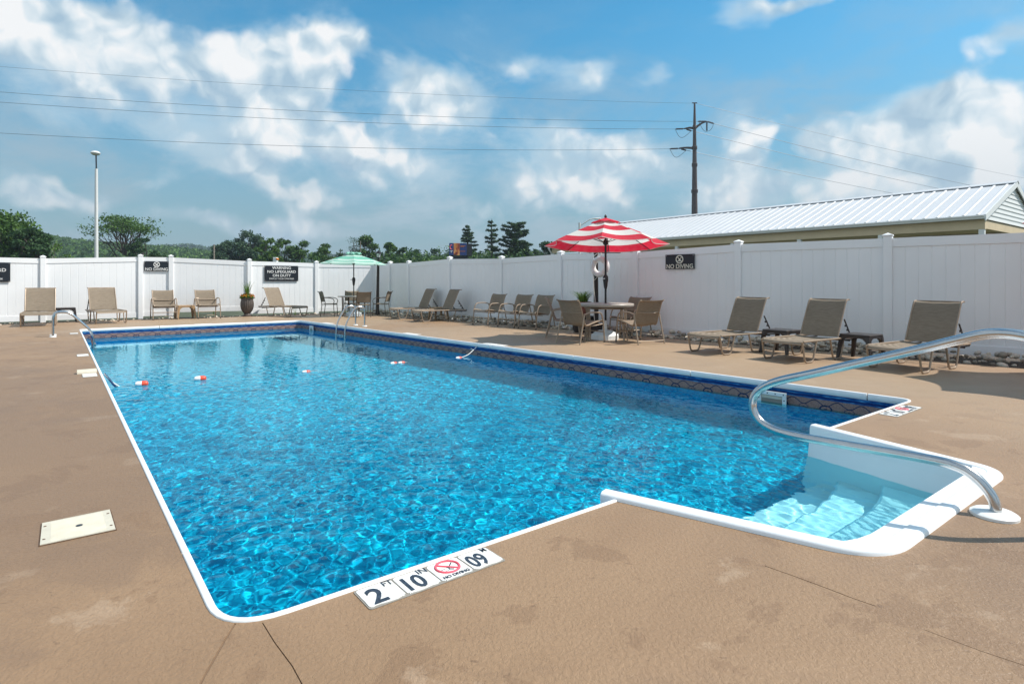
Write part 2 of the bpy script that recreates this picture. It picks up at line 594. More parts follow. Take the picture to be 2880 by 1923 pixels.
def deck_material():
    m, nt, b = newmat('tan_deck_coating')
    tc = nt.n('ShaderNodeTexCoord').outputs['Object']
    big = nt.noise(tc, 0.55, 5, 0.6, 0.6)[0]
    mid = nt.noise(tc, 2.3, 6, 0.62, 0.4)[0]
    fine = nt.noise(tc, 55, 3, 0.6)[0]
    base = nt.ramp(big, [(0.28, (0.228, 0.140, 0.076)), (0.5, (0.272, 0.171, 0.096)), (0.75, (0.318, 0.208, 0.122))])
    # spilled-water marks and worn, paler patches, each with its own ragged edge
    st = nt.smooth(mid, 0.555, 0.585, 0.0, 0.36)
    base = nt.mix(st, base, (0.17, 0.098, 0.052))
    wn = nt.noise(nt.v('ADD', tc, (31, 7, 0)), 1.7, 7, 0.68, 0.3)[0]
    base = nt.mix(nt.smooth(wn, 0.585, 0.66, 0.0, 0.55), base, (0.375, 0.265, 0.175))
    sk = nt.noise(nt.v('MULTIPLY', tc, (3.2, 9.0, 1)), 1.0, 6, 0.6, 0.8)[0]
    base = nt.mix(nt.smooth(sk, 0.56, 0.75, 0.0, 0.22), base, (0.165, 0.105, 0.066))
    base = nt.mix(nt.smooth(fine, 0.35, 0.62, 0.16, 0.0), base, (0.15, 0.09, 0.05))
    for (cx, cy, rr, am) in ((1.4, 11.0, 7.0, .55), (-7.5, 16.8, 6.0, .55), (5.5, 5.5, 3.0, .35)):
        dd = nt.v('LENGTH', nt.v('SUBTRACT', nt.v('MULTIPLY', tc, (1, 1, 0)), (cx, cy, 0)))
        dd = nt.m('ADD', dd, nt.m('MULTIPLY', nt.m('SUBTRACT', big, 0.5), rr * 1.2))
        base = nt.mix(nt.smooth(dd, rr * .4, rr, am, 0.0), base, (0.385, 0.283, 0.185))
    pit = nt.noise(nt.v('MULTIPLY', tc, (1, 2.1, 1)), 21, 3, 0.7, 0.4)[0]
    base = nt.mix(nt.m('MULTIPLY', nt.smooth(pit, 0.63, 0.71, 0.0, 0.55), nt.smooth(mid, 0.38, 0.52)), base, (0.13, 0.078, 0.044))
    # a broad weathered, darker patch on the left walk and one past the hand rail
    for (cx, cy, rr, am) in ((-2.9, 4.0, 2.6, .40), (-5.2, 6.2, 2.4, .30), (2.6, 1.9, 1.3, .22), (0.6, 1.35, .45, .25)):
        dd = nt.v('LENGTH', nt.v('SUBTRACT', nt.v('MULTIPLY', tc, (1, 1, 0)), (cx, cy, 0)))
        dd = nt.m('ADD', dd, nt.m('MULTIPLY', nt.m('SUBTRACT', mid, 0.5), rr * 2.2))
        base = nt.mix(nt.smooth(dd, rr * .55, rr, am, 0.0), base, (0.165, 0.105, 0.066))
    nt.l(base, b.inputs['Base Color'])
    nt.l(nt.ramp(big, [(0.25, (0.42,) * 3), (0.7, (0.62,) * 3)]), b.inputs['Roughness'])
    # knock-down trowelled relief
    k1 = nt.smooth(nt.noise(nt.v('MULTIPLY', tc, (1, 0.75, 1)), 62, 3, 0.6, 0.5)[0], 0.40, 0.58)
    k2 = nt.noise(tc, 240, 2, 0.5)[0]
    hgt = nt.m('ADD', nt.m('MULTIPLY', k1, 0.8), nt.m('MULTIPLY', k2, 0.35))
    bp = nt.n('ShaderNodeBump')
    bp.inputs['Strength'].default_value = 0.38
    bp.inputs['Distance'].default_value = 0.004
    nt.l(hgt, bp.inputs['Height'])
    nt.l(bp.outputs[0], b.inputs['Normal'])
    b.inputs['Specular IOR Level'].default_value = 0.45
    return m


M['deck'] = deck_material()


def liner_material():
    """vinyl liner: blue mosaic print; on the walls a printed border below the coping (UV: metres along, height)"""
    m, nt, b = newmat('pool_liner')
    tc = nt.n('ShaderNodeTexCoord')
    uv = tc.outputs['UV']
    ob = tc.outputs['Object']
    u, v, _ = nt.sep(uv)
    wob = nt.v('MULTIPLY', nt.v('SUBTRACT', nt.noise(ob, 14, 2)[1], (0.5, 0.5, 0.5)), (0.05, 0.05, 0.05))
    vo = nt.n('ShaderNodeTexVoronoi')
    vo.inputs['Scale'].default_value = 36
    nt.l(nt.v('ADD', ob, wob), vo.inputs['Vector'])
    cell = nt.sep(vo.outputs['Color'])[0]
    mos = nt.ramp(cell, [(0.0, (0.002, 0.16, 0.28)), (0.28, (0.003, 0.27, 0.42)), (0.60, (0.004, 0.39, 0.55)), (0.88, (0.006, 0.50, 0.65)), (1.0, (0.012, 0.60, 0.72))])
    dist = nt.smooth(vo.outputs['Distance'], 0.45, 0.75, 0.0, 0.35)
    mos = nt.mix(dist, mos, (0.002, 0.18, 0.32))
    # printed border: blue lines on top, brown band with scrolls under it
    n = nt.noise(ob, 90, 3, 0.7)[0]
    nb = nt.noise(nt.v('MULTIPLY', uv, (9, 55, 1)), 1.0, 4, 0.75)[0]
    P = 0.46
    def arcs(phase, c, k, rmax):
        x = nt.m('SUBTRACT', nt.m('FLOORED_MODULO', nt.m('ADD', u, phase), P), P / 2)
        d = nt.m('SQRT', nt.m('ADD', nt.m('POWER', x, 2.0), nt.m('POWER', nt.m('MULTIPLY', nt.m('SUBTRACT', v, c), 1.35), 2.0)))
        ring = nt.smooth(nt.m('SINE', nt.m('MULTIPLY', d, k)), 0.15, 0.65)
        return nt.m('MULTIPLY', ring, nt.smooth(d, rmax, rmax - 0.015)), d
    r1, d1 = arcs(0.0, -0.225, 130, 0.088)
    r2, d2 = arcs(P / 2, -0.225, 150, 0.060)
    wave = nt.m('ABSOLUTE', nt.m('SUBTRACT', nt.m('SUBTRACT', v, -0.160), nt.m('MULTIPLY', nt.m('COSINE', nt.m('MULTIPLY', u, 2 * math.pi / P * 2)), -0.028)))
    wl = nt.smooth(wave, 0.008, 0.003)
    brown = nt.ramp(n, [(0.3, (0.17, 0.105, 0.095)), (0.7, (0.38, 0.26, 0.23))])
    ink = nt.m('MAXIMUM', nt.m('MAXIMUM', r1, r2), wl)
    brown = nt.mix(ink, brown, (0.012, 0.030, 0.085))
    blue = nt.ramp(nb, [(0.34, (0.004, 0.022, 0.12)), (0.52, (0.010, 0.10, 0.30)), (0.68, (0.10, 0.36, 0.62))])
    line = nt.smooth(nt.m('ABSOLUTE', nt.m('ADD', v, 0.098)), 0.012, 0.006)
    blue = nt.mix(line, blue, (0.006, 0.025, 0.13))
    vv = nt.m('ADD', v, nt.m('MULTIPLY', nt.m('SUBTRACT', nb, 0.5), 0.010))
    border = nt.mix(nt.smooth(vv, -0.124, -0.119), brown, blue)
    wallc = nt.mix(nt.smooth(vv, -0.292, -0.286), nt.ramp(cell, [(0.0, (0.006, 0.22, 0.50)), (0.6, (0.014, 0.45, 0.72)), (1.0, (0.06, 0.62, 0.82))]), border)
    isw = nt.smooth(u, -0.6, -0.4)
    nt.l(nt.mix(isw, mos, wallc), b.inputs['Base Color'])
    b.inputs['Roughness'].default_value = 0.6
    b.inputs['Specular IOR Level'].default_value = 0.05
    return m


M['liner'] = liner_material()

m, nt, b = newmat('pool_water')
nt.t.nodes.remove(b)
gl = nt.n('ShaderNodeBsdfGlass')
gl.inputs['IOR'].default_value = 1.22
gl.inputs['Roughness'].default_value = 0.0
gl.inputs['Color'].default_value = (0.62, 0.95, 0.985, 1)
nt.l(gl.outputs[0], nt.t.nodes['Material Output'].inputs[0])
M['water'] = m


def sling_material():
    m, nt, b = newmat('woven_sling_fabric')
    tc = nt.n('ShaderNodeTexCoord').outputs['Object']
    w1 = nt.n('ShaderNodeTexWave', wave_type='BANDS', bands_direction='Z')
    w1.inputs['Scale'].default_value = 55
    w1.inputs['Distortion'].default_value = 0.6
    nt.l(tc, w1.inputs['Vector'])
    f = nt.noise(nt.v('MULTIPLY', tc, (10, 90, 90)), 1.0, 3, 0.6)[0]
    mixf = nt.m('ADD', nt.m('MULTIPLY', w1.outputs[0 if False else 'Fac'], 0.35), nt.m('MULTIPLY', f, 0.65))
    c = nt.ramp(mixf, [(0.25, (0.20, 0.155, 0.11)), (0.7, (0.41, 0.33, 0.245))])
    nt.l(c, b.inputs['Base Color'])
    b.inputs['Roughness'].default_value = 0.75
    tr = nt.n('ShaderNodeBsdfTranslucent')
    nt.l(c, tr.inputs['Color'])
    mx = nt.n('ShaderNodeMixShader')
    mx.inputs[0].default_value = 0.34
    nt.l(b.outputs[0], mx.inputs[1])
    nt.l(tr.outputs[0], mx.inputs[2])
    nt.l(mx.outputs[0], nt.t.nodes['Material Output'].inputs[0])
    return m


M['sling'] = sling_material()


def leaf_material(name, dark, light, trans=0.28):
    m, nt, b = newmat(name)
    ri = nt.n('ShaderNodeNewGeometry').outputs['Random Per Island']
    c = nt.ramp(ri, [(0.0, dark), (0.6, tuple((a + q) / 2 for a, q in zip(dark, light))), (1.0, light)])
    nt.l(c, b.inputs['Base Color'])
    b.inputs['Roughness'].default_value = 0.6
    b.inputs['Specular IOR Level'].default_value = 0.25
    tr = nt.n('ShaderNodeBsdfTranslucent')
    nt.l(c, tr.inputs['Color'])
    mx = nt.n('ShaderNodeMixShader')
    mx.inputs[0].default_value = trans
    nt.l(b.outputs[0], mx.inputs[1])
    nt.l(tr.outputs[0], mx.inputs[2])
    nt.l(mx.outputs[0], nt.t.nodes['Material Output'].inputs[0])
    return m


M['leaf'] = leaf_material('broad_leaves', (0.030, 0.078, 0.014), (0.110, 0.205, 0.036))
M['leafdark'] = leaf_material('dark_leaves', (0.020, 0.055, 0.020), (0.065, 0.130, 0.042))
M['leafbright'] = leaf_material('bright_leaves', (0.040, 0.095, 0.012), (0.130, 0.235, 0.035))
M['leafgrey'] = leaf_material('grey_green_leaves', (0.028, 0.066, 0.036), (0.080, 0.142, 0.066))
M['needle'] = leaf_material('pine_needles', (0.018, 0.050, 0.020), (0.075, 0.135, 0.042), 0.2)
M['blade'] = leaf_material('grass_blades', (0.05, 0.11, 0.015), (0.16, 0.27, 0.04))
M['flower'] = leaf_material('orange_petals', (0.62, 0.12, 0.015), (0.80, 0.36, 0.03))
M['bark'] = pmat('bark', (0.085, 0.068, 0.055), 0.9, var=0.25, vscale=6)
M['palebark'] = pmat('pale_bark', (0.26, 0.22, 0.18), 0.9, var=0.2, vscale=6)
M['lawn'] = pmat('lawn_grass', (0.074, 0.086, 0.046), 0.9, var=0.25, vscale=1.2, bump=0.4, bscale=30)
M['stone'] = None
m, nt, b = newmat('river_stone')
oi = nt.n('ShaderNodeObjectInfo').outputs['Random']
isl = nt.n('ShaderNodeNewGeometry').outputs['Random Per Island']
ri = nt.m('FRACT', nt.m('ADD', nt.m('MULTIPLY', oi, 7.31), isl))
c = nt.ramp(ri, [(0.0, (0.20, 0.165, 0.13)), (0.25, (0.46, 0.38, 0.28)), (0.5, (0.62, 0.53, 0.40)), (0.75, (0.72, 0.64, 0.52)), (1.0, (0.36, 0.32, 0.28))])
tcx = nt.n('ShaderNodeTexCoord').outputs['Object']
c = nt.mix(nt.smooth(nt.noise(tcx, 24, 4, 0.6)[0], 0.4, 0.7, 0, 0.45), c, (0.20, 0.17, 0.14))
nt.l(c, b.inputs['Base Color'])
b.inputs['Roughness'].default_value = 0.6
M['stone'] = m

# ------------------------------------------------------------------ pool
PA, PB, PC, PD = (Vector(p) for p in ((-0.946, 1.899, 0), (3.899, 5.665, 0), (-6.183, 17.135, 0), (-10.235, 13.871, 0)))
EX = (PB - PA).normalized()
EY = Vector((-EX.y, EX.x, 0))
S1, S2 = 1.90, 4.30                               # the steps open through the near wall here
N1, F1 = PA + EX * S1, PA + EX * S2
N2, F2 = Vector((1.525, 2.385, 0)), Vector((2.955, 3.49, 0))
WATER = -0.215


def inset(path, d, closed=False):
    out = []
    n = len(path)
    for i in range(n):
        a = path[(i - 1) % n] if (closed or i) else path[i]
        c_ = path[(i + 1) % n] if (closed or i < n - 1) else path[i]
        t = (c_ - a)
        t.z = 0
        t.normalize()
        out.append(path[i] + Vector((-t.y, t.x, 0)) * d)
    return out


def resample(path, step):
    out = [path[0]]
    for a, c_ in zip(path, path[1:]):
        k = max(1, int((c_ - a).length / step))
        for j in range(1, k + 1):
            out.append(a.lerp(c_, j / k))
    return out


rim_path = fillet([F1, PB, PC, PD, PA, N1], [0, .16, .22, .10, .22, 0], 8)


def floor_z(p):
    t = (p - PA).dot(EY)
    return -0.98 - 0.055 * max(0, t)


# coping: bull-nosed lengths with open joints
cop = structure('pool_coping')
PROF = [(0.0, -0.05), (0.0, 0.003), (0.003, 0.007), (0.017, 0.008), (0.026, 0.004), (0.031, -0.006), (0.034, -0.028), (0.032, -0.052), (0.025, -0.060)]


def sweep(path, prof):
    mb = MB()
    n = len(path)
    k = len(prof)
    for (d, z) in prof:
        pass
    vs = []
    rows = [inset(path, d) for d, _ in prof]
    for i in range(n):
        for j in range(k):
            p = rows[j][i]
            vs.append((p.x, p.y, prof[j][1] + path[i].z))
    fs = []
    for i in range(n - 1):
        for j in range(k - 1):
            a = i * k + j
            fs.append((a, a + 1, a + k + 1, a + k))
    fs.append(tuple(range(k))[::-1])
    fs.append(tuple((n - 1) * k + j for j in range(k)))
    mb.add(vs, fs)
    return mb


fine = resample(rim_path, 0.25)
acc, cur = 0.0, [fine[0]]
lens = [1.95, 1.9, 1.85, 1.95, 1.9, 1.8, 1.92, 1.88, 1.95, 1.9, 1.85, 1.93, 1.9, 1.88, 1.92, 1.9, 1.85, 1.9, 1.9, 1.95, 1.9, 1.9, 1.9, 1.9, 1.9, 1.9, 1.9, 1.9]
pieces = []
for a, c_ in zip(fine, fine[1:]):
    acc += (c_ - a).length
    cur.append(c_)
    if acc > lens[len(pieces)] and (fine[-1] - c_).length > 0.9:
        pieces.append(cur)
        cur, acc = [c_], 0.0
pieces.append(cur)
for i, pc in enumerate(pieces):
    q = [p.copy() for p in pc]
    q[0] = q[0] + (q[1] - q[0]).normalized() * 0.006
    q[-1] = q[-1] + (q[-2] - q[-1]).normalized() * 0.006
    sweep(q, PROF).build('coping_length', M['coping'], cop, angle=60)

# liner walls and floor
basin = structure('pool_basin')
wall_path = resample(inset(fine, 0.030), 0.5)
mb = MB()
uvs, arc = [], 0.0
hs_ = [-0.06, -0.14, -0.27]
for i, p in enumerate(wall_path):
    if i: arc += (p - wall_path[i - 1]).length
    for z in hs_ + [floor_z(p) - 0.02]:
        mb.v.append((p.x, p.y, z)); uvs.append((arc, z))
k = len(hs_) + 1
for i in range(len(wall_path) - 1):
    for j in range(k - 1):
        mb.f.append((i * k + j, i * k + j + 1, (i + 1) * k + j + 1, (i + 1) * k + j))
wl_o = mb.build('liner_wall', M['liner'], basin)
ul = wl_o.data.uv_layers.new(name='UVMap')
for lp in wl_o.data.loops:
    ul.data[lp.index].uv = uvs[lp.vertex_index]
fl = [PA, PB, PC, PD]
mb = MB()
mb.add([(p.x, p.y, floor_z(p)) for p in (PA - EX * .05 - EY * .05, PB + EX * .05 - EY * .05, PC + EX * .05 + EY * .1, PD - EX * .05 + EY * .1)], [(0, 1, 2, 3)])
fl_o = mb.build('liner_floor', M['liner'], basin, smooth=False)
ul = fl_o.data.uv_layers.new(name='UVMap')
for lp in fl_o.data.loops:
    ul.data[lp.index].uv = (-5, 0)
for o in (wl_o, fl_o):
    o.cycles.is_caustics_receiver = True

# water: one rippled sheet over the pool and the steps
wr = random.Random(5)
waves = []
for i in range(110):
    lam = math.exp(wr.uniform(math.log(0.034), math.log(0.20)))
    th = wr.gauss(0.5, 1.0)
    k_ = 2 * math.pi / lam
    slope = 0.0074 * (lam / 0.2) ** 0.05
    waves.append((lam, k_ * math.cos(th), k_ * math.sin(th), wr.uniform(0, 6.283), slope / k_))


def wave_z(X, Y, spacing):
    Z = np.full_like(X, WATER)
    for lam, kx, ky, ph, am in waves:
        wgt = np.clip((lam / spacing - 2.8) / 2.5, 0, 1)
        Z += am * wgt * np.sin(kx * X + ky * Y + ph)
    return Z


def patch(p00, p10, p01, p11, ss, ts, spac):
    Sg, Tg = np.meshgrid(ss, ts)
    X = (1 - Sg) * (1 - Tg) * p00.x + Sg * (1 - Tg) * p10.x + (1 - Sg) * Tg * p01.x + Sg * Tg * p11.x
    Y = (1 - Sg) * (1 - Tg) * p00.y + Sg * (1 - Tg) * p10.y + (1 - Sg) * Tg * p01.y + Sg * Tg * p11.y
    Z = wave_z(X, Y, np.repeat(spac[:, None], len(ss), 1))
    V = np.stack([X, Y, Z], -1).reshape(-1, 3)
    idx = np.arange(V.shape[0]).reshape(X.shape)
    F = np.stack([idx[:-1, :-1], idx[:-1, 1:], idx[1:, 1:], idx[1:, :-1]], -1).reshape(-1, 4)
    return V, F


tl, sp, t = [0.0], [0.0112], 0.0
while t < 15.3:
    d = 0.0112 + max(0, t - 3.0) * 0.0042
    t += d
    tl.append(t); sp.append(d)
tl = np.array(tl) / tl[-1]
V1, F1_ = patch(PA - EX * .02, PB + EX * .02, PD - EX * .02 + EY * .02, PC + EX * .02 + EY * .02, np.linspace(0, 1, 550), tl, np.array(sp))
V2, F2_ = patch(N2 - EX * .02 - EY * .02, F2 + EX * .02 - EY * .02, N1 - EX * .02, F1 + EX * .02, np.linspace(0, 1, 210), np.linspace(0, 1, 110), np.full(110, 0.0112))
me = npmesh('water', np.concatenate([V1, V2]), np.concatenate([F1_, F2_ + len(V1)]), M['water'], True)
water = link(bpy.data.objects.new('pool_water', me))
water['kind'] = 'structure'
water.cycles.is_caustics_caster = True

# white moulded steps
steps = thing('pool_steps', 'white moulded pool steps with a raised rim beside the big handrail', 'pool steps', (0, 0, 0))
rp = resample(fillet([N1 + (N1 - N2).normalized() * .10, N2, F2, F1 + (F1 - F2).normalized() * .10], [0, .24, .17, 0], 10), 0.15)
RIM = [(-0.005, -0.05), (-0.005, 0.010), (0.003, 0.021), (0.016, 0.027), (0.064, 0.027), (0.077, 0.020), (0.084, 0.0), (0.088, -0.10)]
sweep(rp, RIM).build('step_rim', M['gelcoat'], steps, angle=70)
ins = inset(rp, 0.088)
mb = MB()
low = [-0.09, -0.3, -0.6, -1.25]
for i, p in enumerate(ins):
    for j, z in enumerate(low):
        q = inset(rp, 0.088 + 0.03 * j)[i] if j else p
        mb.v.append((q.x, q.y, z))
for i in range(len(ins) - 1):
    for j in range(3):
        mb.f.append((i * 4 + j, i * 4 + j + 1, (i + 1) * 4 + j + 1, (i + 1) * 4 + j))
sw = mb.build('side_wall', M['gelcoat'], steps)
sw.cycles.is_caustics_receiver = True


def stp(w, q):
    a = N2.lerp(N1, w)
    c_ = F2.lerp(F1, w)
    return a.lerp(c_, q)


def tread(w0, w1, z, name):
    """a tread whose front edge swings forward at the far side"""
    mb = MB()
    K = 15
    fr, bk = [], []
    for i in range(K):
        q = i / (K - 1)
        wf = w1 + (0.20 * max(0, (q - 0.62) / 0.38) ** 2 if w1 < 0.95 else 0.0) + 0.03 * math.sin(q * math.pi)
        fr.append(stp(wf, q)); bk.append(stp(w0, q))
    rows = []
    for p, q in zip(fr, bk):
        d = (q - p).normalized()
        rows.append([(p.x - d.x * .01, p.y - d.y * .01, -1.3), (p.x - d.x * .004, p.y - d.y * .004, z - 0.05), (p.x, p.y, z - 0.02), (p.x + d.x * .02, p.y + d.y * .02, z), (q.x, q.y, z + 0.004)])
    vs = [v for r in rows for v in r]
    fs = []
    for i in range(K - 1):
        for j in range(4):
            fs.append((i * 5 + j, (i + 1) * 5 + j, (i + 1) * 5 + j + 1, i * 5 + j + 1))
    mb.add(vs, fs)
    o = mb.build(name, M['gelcoat'], steps, angle=35)
    o.cycles.is_caustics_receiver = True
    return o


tread(0.05, 0.46, -0.32, 'tread')
tread(0.38, 0.74, -0.50, 'tread')
tread(0.66, 1.03, -0.70, 'tread')
mb = MB()
led = []
NL = 21
for i in range(NL):
    q = 0.045 + 0.915 * i / (NL - 1)
    wb = 0.035
    if q < .16: wb += .17 * (1 - math.sqrt(max(0, 1 - (1 - q / .16) ** 2)))
    if q > .89: wb += .12 * (1 - math.sqrt(max(0, 1 - ((q - .89) / .11) ** 2)))
    wc = 0.125 + max(0, wb - .035) * .80
    a, b_, c_ = stp(wb, q), stp(wc, q), stp(wc + .105, q)
    led += [(a.x, a.y, 0.023), (b_.x, b_.y, 0.018), (c_.x, c_.y, -0.235), (c_.x, c_.y, -0.36)]
mb.add(led, [(i * 4 + j, i * 4 + 4 + j, i * 4 + 5 + j, i * 4 + 1 + j) for i in range(NL - 1) for j in range(3)])
o = mb.build('back_ledge', M['gelcoat'], steps, angle=40)
o.cycles.is_caustics_receiver = True

# ------------------------------------------------------------------ deck, lawn
deck_out = [(6.7, 7.7), (6.14, 8.36), (3.76, 11.0), (3.13, 11.74), (2.65, 12.3), (1.02, 14.16), (-0.48, 15.6), (-1.6, 17.0), (-3.6, 19.3), (-4.95, 20.7),
            (-6.7, 19.9), (-8.55, 18.97), (-10.2, 17.57), (-11.05, 17.4), (-12.75, 15.94), (-14.3, 14.4), (-16.6, 12.3), (-20, 6), (-14, -9), (13, -9), (13, 2), (8.7, 5.75)]
pool_hole = [tuple(p.to_2d()) for p in inset(resample(rim_path, 1.2), 0.004)]
st_hole = [tuple(p.to_2d()) for p in inset(rp, 0.004)]
hole = pool_hole + st_hole[1:-1]


def crack(pts, w):
    P = [Vector((p[0], p[1], 0)) for p in pts]
    l_, r_ = inset(P, w / 2), inset(P, -w / 2)
    return [tuple(p.to_2d()) for p in l_] + [tuple(p.to_2d()) for p in reversed(r_)]


def gp(*uv):
    return [tuple(G(u, v).to_2d()) for u, v in uv]


crack_lines = [
    (gp((662, 1752), (632, 1800), (604, 1850), (575, 1900), (552, 1945), (500, 2080), (440, 2300)), 0.007),
    (gp((738, 1750), (772, 1805), (822, 1872), (856, 1935), (930, 2080)), 0.0035),
    (gp((2150, 1590), (2230, 1618), (2330, 1655), (2400, 1682), (2462, 1703)), 0.0045),
    (gp((2600, 1770), (2760, 1830), (2880, 1870), (3050, 1930)), 0.003),
]


def inside(p, poly):
    r = False
    n = len(poly)
    for i in range(n):
        (x1, y1), (x2, y2) = poly[i], poly[(i + 1) % n]
        if (y1 > p[1]) != (y2 > p[1]) and p[0] < (x2 - x1) * (p[1] - y1) / (y2 - y1) + x1:
            r = not r
    return r


def sheet(name, outer, holes, z, mat, th=0.0, kind='structure'):
    vs, es = [], []
    for loop in [outer] + holes:
        b = len(vs)
        vs += [Vector(p) for p in loop]
        es += [(b + i, b + (i + 1) % len(loop)) for i in range(len(loop))]
    v2, e2, f2, *_ = delaunay_2d_cdt(vs, es, [], 0, 1e-5)
    fs = []
    for f in f2:
        c_ = sum((v2[i] for i in f), Vector((0, 0))) / len(f)
        if inside(c_, outer) and not any(inside(c_, h) for h in holes):
            fs.append(tuple(f))
    bm = bmesh.new()
    bv = [bm.verts.new((p.x, p.y, z)) for p in v2]
    for f in fs:
        try: bm.faces.new([bv[i] for i in f])
        except ValueError: pass
    bmesh.ops.recalc_face_normals(bm, faces=bm.faces)
    if bm.faces and sum(f.normal.z for f in bm.faces) < 0:
        bmesh.ops.reverse_faces(bm, faces=bm.faces)
    if th:
        r = bmesh.ops.extrude_face_region(bm, geom=list(bm.faces), use_keep_orig=True)
        nv = [g for g in r['geom'] if isinstance(g, bmesh.types.BMVert)]
        bmesh.ops.translate(bm, vec=(0, 0, -th), verts=nv)
        bmesh.ops.recalc_face_normals(bm, faces=bm.faces)
    bmesh.ops.delete(bm, geom=[v for v in bm.verts if not v.link_faces], context='VERTS')
    me = bpy.data.meshes.new(name)
    bm.to_mesh(me)
    bm.free()
    me.materials.append(mat)
    o = link(bpy.data.objects.new(name, me))
    if kind: o['kind'] = kind
    return o


slots = [crack(p, w) for p, w in crack_lines]
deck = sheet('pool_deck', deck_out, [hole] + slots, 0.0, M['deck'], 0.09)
M['joint'] = pmat('joint_dirt', (0.19, 0.122, 0.075), 0.95)
for p, w in crack_lines:
    P = [Vector((q[0], q[1], 0)) for q in p]
    l_, r_ = inset(P, w / 2 + .012), inset(P, -w / 2 - .012)
    mb = MB()
    n = len(P)
    mb.add([(q.x, q.y, -0.0035) for q in l_] + [(q.x, q.y, -0.0035) for q in r_], [(i, i + 1, n + i + 1, n + i) for i in range(n - 1)])
    mb.build('expansion_joint', M['joint'], deck, smooth=False)
lawn_hole = [(-11, 13.6), (-1.3, 1.1), (1.3, 1.6), (3.4, 3.0), (4.7, 5.6), (-6.0, 17.9)]
circ = [(860 * math.cos(i * math.pi / 24), 860 * math.sin(i * math.pi / 24)) for i in range(48)]
lawn = sheet('lawn', circ, [lawn_hole], -0.055, M['lawn'])

# ------------------------------------------------------------------ fence
posts_l = [(-16.9, 13.3, 1.88), (-15.1, 15.0, 1.88), (-13.27, 16.6, 1.87), (-11.432, 18.05, 1.966), (-10.752, 18.5, 1.972), (-8.756, 19.55, 1.892), (-6.967, 20.9, 1.864), (-5.137, 21.9, 1.867)]
posts_r = [(-5.137, 21.9, 1.867), (-4.338, 20.9, 1.853), (-3.515, 20.0, 1.847), (-1.909, 18.0, 1.903), (-0.292, 16.6, 1.864), (1.22, 14.6, 1.90), (2.72, 12.82, 1.86), (4.31, 11.16, 1.93), (6.14, 9.58, 1.93), (7.95, 8.0, 1.93), (9.75, 6.4, 1.93)]
gaps_l = [0.03, 0.03, 0.03, 0.06, 0.16, 0.05, 0.06]
PLW = 0.178
plank_mesh = MB().box((0, 0, 0.5), (PLW, 0.024, 1.0), bev=0.006).mesh('plank', M['vinyl'], False)
post_mesh = MB().box((0, 0, 0.5), (0.127, 0.127, 1.0), bev=0.006).mesh('post', M['vinyl'], False)
cm = MB().box((0, 0, 0.012), (0.148, 0.148, 0.024), bev=0.005)
cm.add([(-.068, -.068, .024), (.068, -.068, .024), (.068, .068, .024), (-.068, .068, .024), (0, 0, .058)], [(0, 1, 4), (1, 2, 4), (2, 3, 4), (3, 0, 4)])
cap_mesh = cm.mesh('post_cap', M['vinyl'], False)


def fence(root, posts, gaps, first_post=True):
    for i, (x, y, zt) in enumerate(posts):
        if i or first_post:
            q = posts[min(i + 1, len(posts) - 1)]
            p_ = posts[max(i - 1, 0)]
            a = math.atan2(q[1] - p_[1], q[0] - p_[0])
            po = link(bpy.data.objects.new('post', post_mesh), root)
            po.location, po.rotation_euler, po.scale = (x, y, -0.06), (0, 0, a), (1, 1, zt - 0.05 + 0.06)
            ca = link(bpy.data.objects.new('post_cap', cap_mesh), root)
            ca.location, ca.rotation_euler = (x, y, zt - 0.052), (0, 0, a)
    for i, (a, c_) in enumerate(zip(posts, posts[1:])):
        A_, C_ = Vector((a[0], a[1], 0)), Vector((c_[0], c_[1], 0))
        d = C_ - A_
        L = d.length
        d.normalize()
        ang_ = math.atan2(d.y, d.x)
        g = gaps[i] if gaps else 0.03
        za, zc = a[2] - 0.085, c_[2] - 0.085
        for name, z0, z1, hh, tk in (('top_rail', za, zc, 0.14, 0.050), ('bottom_rail', g + 0.15, g + 0.15, 0.15, 0.046)):
            mb = MB()
            vs = []
            for s_, z_ in ((0.055, z0), (L - 0.055, z1)):
                for n_ in (-tk / 2, tk / 2):
                    for zz in (z_ - hh, z_):
                        vs.append((s_, n_, zz))
            mb.add(vs, [(0, 2, 3, 1), (4, 5, 7, 6), (0, 1, 5, 4), (2, 6, 7, 3), (0, 4, 6, 2), (1, 3, 7, 5)])
            r_ = mb.build(name, M['vinyl'], root, smooth=False)
            r_.location, r_.rotation_euler = (a[0], a[1], 0), (0, 0, ang_)
        n = max(1, round((L - 0.12) / PLW))
        w = (L - 0.12) / n
        for k in range(n):
            s_ = 0.06 + (k + 0.5) * w
            t_ = s_ / L
            pl = link(bpy.data.objects.new('plank', plank_mesh), root)
            z0, z1 = g + 0.05, za * (1 - t_) + zc * t_ - 0.05
            pl.location = (A_.x + d.x * s_, A_.y + d.y * s_, z0)
            pl.rotation_euler = (0, 0, ang_)
            pl.scale = (w / PLW, 1, z1 - z0)


fl_root = thing('vinyl_fence', 'sunlit white vinyl fence along the far left end, with three black signs', 'fence', (0, 0, 0), group='white vinyl fences round the deck')
fence(fl_root, posts_l, gaps_l)
fr_root = thing('vinyl_fence', 'shaded white vinyl fence down the right side behind the red striped umbrella', 'fence', (0, 0, 0), group='white vinyl fences round the deck')
fence(fr_root, posts_r, None, first_post=False)

# rock bed along the fence
def strip(pts_a, pts_b, name, z, mat):
    n = len(pts_a)
    mb = MB()
    mb.add([(p[0], p[1], z) for p in pts_a] + [(p[0], p[1], z) for p in pts_b], [(i, i + 1, n + i + 1, n + i) for i in range(n - 1)])
    o = mb.build(name, mat, None, smooth=False)
    o['kind'] = 'structure'
    return o


